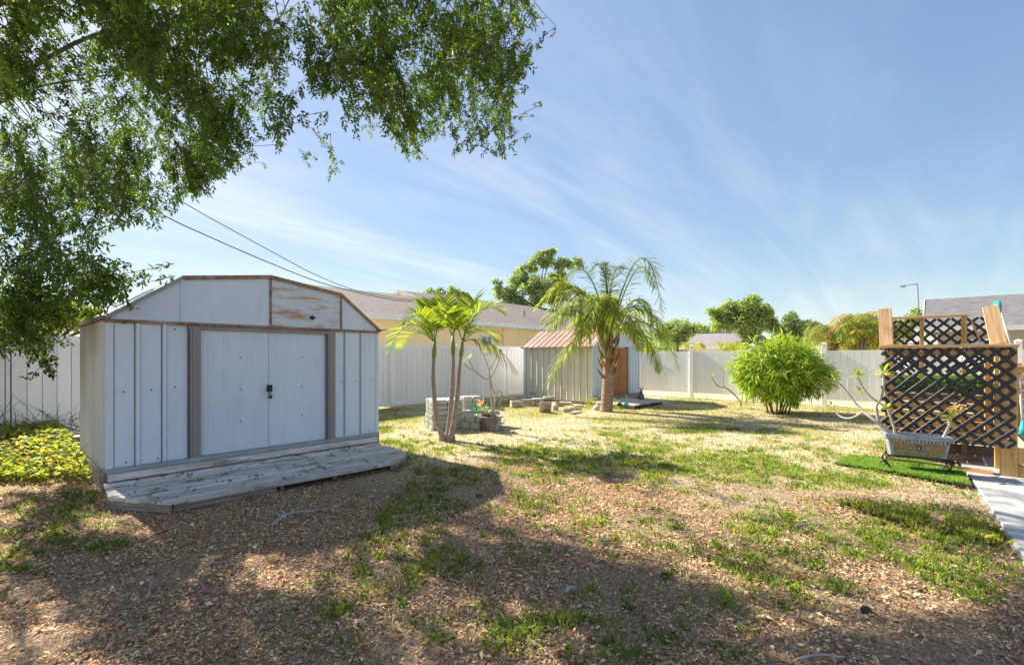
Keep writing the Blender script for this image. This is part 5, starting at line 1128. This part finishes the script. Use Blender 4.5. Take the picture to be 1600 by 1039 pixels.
# ------------------------------------------------------------------ the big oak overhead
OUT = np.array([(-700, 640), (0, 572), (30, 555), (45, 560), (62, 592), (75, 560), (90, 525), (110, 540), (128, 545), (140, 560), (150, 345), (180, 332), (205, 350), (230, 362), (262, 374), (275, 345), (292, 305), (330, 275), (380, 242), (400, 200), (414, 178), (424, 215), (440, 245), (466, 294), (488, 272), (512, 288), (522, 245), (560, 208), (580, 238), (600, 190), (622, 215), (640, 264), (656, 230), (690, 205), (720, 238), (742, 226), (770, 235), (785, 262), (795, 190), (800, 125), (822, 95), (836, 75), (838, -40), (900, -200)], float)
def build_oak():
    global rng
    rng = np.random.default_rng(23)
    tr = RF(np.array(-9.6), np.array(6.8), np.array(0.0)); o = thing('oak_tree', tr, 'big oak with small dark leaves hanging over the yard and the large shed', 'tree')
    c = crv([tr+[0, 0, -.1], tr+[.1, .0, 1.5], tr+[.2, -.1, 3.2], tr+[.3, -.1, 5.0]], 6); r = np.linspace(.42, .26, len(c)); r[0] = .6
    q = MB(); q.tube(c, r, 16); q.build('trunk', BARKO, o, True)
    limbs = []
    for L in ([(-9.4, 6.8, 3.5), (-7.8, 7.0, 6.4), (-5.0, 7.4, 7.8), (-2.6, 7.6, 8.1), (-.2, 7.6, 7.6)], [(-9.4, 6.8, 3.4), (-8.2, 8.4, 6.8), (-5.6, 9.6, 9.0), (-3.4, 10.2, 9.4)], [(-9.4, 6.8, 3.0), (-8.0, 6.3, 5.4), (-6.0, 6.0, 6.5), (-4.2, 6.2, 6.9), (-2.4, 6.3, 6.9)], [(-9.4, 6.8, 4.5), (-8.0, 7.4, 7.0), (-6.0, 8.0, 8.6), (-4.0, 8.4, 9.2)], [(-9.4, 6.8, 2.4), (-8.2, 5.9, 3.1), (-7.0, 5.4, 3.4), (-6.2, 5.3, 3.2)], [(-9.5, 6.8, 3.8), (-9.6, 9.2, 6.5), (-8.8, 11.0, 8.0)]):
        p = crv([RF(np.array(a), np.array(b), np.array(z)) for a, b, z in L], 8); limbs.append(p)
        q = MB(); p = p+np.cumsum(rng.normal(0, .02, p.shape), 0); q.tube(p, np.linspace(.048, .006, len(p)), 9); q.build('limb', BARKO, o, True)
    nodes = np.vstack([l[6:] for l in limbs])
    # hanging leafy strands
    S = []; N = 16000
    # leaf masses: strands gather round cluster centres inside the crown's outline
    top = -420.0; nc = 1500; cX = rng.uniform(-560, 842, nc); cyo = np.interp(cX, OUT[:, 0], OUT[:, 1]); cY = cyo-(cyo-top)*rng.random(nc)**1.15-4; cF = rng.triangular(5.2, 7.6, 11.0, nc)
    ci = rng.integers(0, nc, N); X = np.clip(cX[ci]+rng.normal(0, 15, N), -600, 842); yo = np.interp(X, OUT[:, 0], OUT[:, 1]); Yb = np.minimum(cY[ci]+rng.normal(0, 16, N), yo-3); Fd = np.clip(cF[ci]+rng.normal(0, .22, N), 5.0, 11.2); low = Yb > 330; Fd[low] = rng.uniform(4.9, 6.4, low.sum())
    mask = vnoise(X/120+5, Yb/120+5, 61, 3); thin = (mask < .31) & (Yb < yo-40) & ((X > 380) | (rng.random(N) < .08)); keep = ~thin
    keep &= rng.random(N) < np.where(Yb < -60, .24*(mask > .46), np.where(X < 0, .28*(mask > .44), .80)); keep &= ~((X > 420) & (rng.random(N) < .30))
    # openings along the sun's path let patches of sun reach the ground
    mid = np.array([P(a, b-20, f) for a, b, f in zip(X, Yb, Fd)]); sh = mid-np.array(sun_to)*(mid[:, 2]/sun_to[2])[:, None]
    inview = (X > -20) & (X < 430) & (Yb > -30)
    gap = vnoise(sh[:, 0]*1.05+2, sh[:, 1]*1.05+4, 71, 2) > np.where(inview, .64, .53)
    hole = np.zeros(N, bool)
    for qx, qy, rx, ry in ((440, 890, 150, 38), (230, 815, 90, 26), (640, 965, 90, 55), (610, 850, 70, 24), (960, 790, 120, 26), (1090, 855, 110, 28), (1430, 945, 190, 40), (1260, 1010, 120, 30), (860, 1000, 70, 30), (120, 960, 70, 28), (330, 1005, 80, 24), (60, 830, 60, 18), (520, 770, 50, 10), (1180, 930, 80, 20), (780, 720, 70, 14)):
        c0, c1, c2 = G(qx, qy), G(qx+rx, qy), G(qx, qy-ry); u, v = (c1-c0)[:2]*1.25, (c2-c0)[:2]*1.5; M2 = np.linalg.inv(np.stack([u, v], 1)); w = (sh[:, :2]-c0[:2])@M2.T; hole |= (w**2).sum(1) < 1
    keep &= ~(gap & (rng.random(N) < np.where(inview, .40, .93))) & ~(hole & (rng.random(N) < .94))
    X, Yb, Fd = X[keep], Yb[keep], Fd[keep]
    # foliage left of the shed corner, below a patch of sky
    ex = rng.uniform(95, 182, 34); ey = np.where(ex < 160, rng.uniform(420, 470, 34), rng.uniform(440, 466, 34)); X = np.r_[X, ex]; Yb = np.r_[Yb, ey]; Fd = np.r_[Fd, rng.uniform(4.3, 5.0, 34)]
    tw = MB(); pos = []; dr = []
    for x, y, f in zip(X, Yb, Fd):
        short = (95 < x < 190 and 415 < y < 475)
        L = rng.uniform(.15, .35) if short else rng.uniform(.22, .62); e = P(x, y, f); k = max(3, int(L/.065)); sway = rng.normal(0, .26, 3)*[1, 1, 0]
        t = np.linspace(0, 1, k)[:, None]; s = e+UP*L*(1-t)+sway*(1-t)**1.5+np.cumsum(rng.normal(0, .012, (k, 3)), 0)*[1, 1, .3]
        pos.append(s); dd = np.gradient(s, axis=0); dr.append(nrm(dd)); tw.tube(s[[0, k//2, k-1]], [.0042, .003, .0012], 3, False)
        nd = nodes[np.argmin(np.sum((nodes-(s[0]+[0, 0, .35]))**2, 1)+rng.random(len(nodes))*.6)]
        if not short and np.linalg.norm(nd-s[0]) < 3.2 and rng.random() < .07: tw.tube(crv([nd, nd*.7+s[0]*.3+[0, 0, .12]+rng.normal(0, .10, 3), nd*.3+s[0]*.7+[0, 0, .14]+rng.normal(0, .10, 3), s[0]], 3), np.linspace(.011, .004, 10), 4, False)
    tw.build('twigs', BARKO, o, kind='stuff')
    sp = np.vstack(pos); sdr = np.vstack(dr); M = len(sp); K = 12
    # each sprig: K leaves around a short twig
    ax = nrm(rdir(M)*[1, 1, .35]*1.0+sdr*.75-UP*.25); tl = rng.uniform(.09, .20, M)
    base = np.repeat(sp, K, 0); axr = np.repeat(ax, K, 0); t = np.tile((np.arange(K)+.5)/K, M); a = np.tile(np.arange(K)*2.4, M)+np.repeat(rng.random(M)*6.3, K)
    u = nrm(np.cross(axr, rdir(M).repeat(K, 0))); w = np.cross(axr, u); rad = np.cos(a)[:, None]*u+np.sin(a)[:, None]*w
    lp = base+axr*(np.repeat(tl, K)*t)[:, None]+rng.normal(0, .006, (M*K, 3)); ld = nrm(rad*.8+axr*.75+rng.normal(0, .2, (M*K, 3))); ln_ = nrm(UP*.7+rad*.3+rng.normal(0, .5, (M*K, 3)))
    fade = 1.0; tone = np.repeat(palette(M, [(.09, .14, .032), (.12, .17, .037), (.16, .205, .042), (.065, .105, .028)], .18), K, 0)
    leaves('crown', lp, ld, ln_, rng.uniform(.044, .084, M*K), rng.uniform(.020, .033, M*K), tone*(1+rng.normal(0, .12, (M*K, 1))).clip(.6, 1.5), LEAFD, o, cup=.1)
    print('oak leaves', M*K, 'strands', len(X))
build_oak()
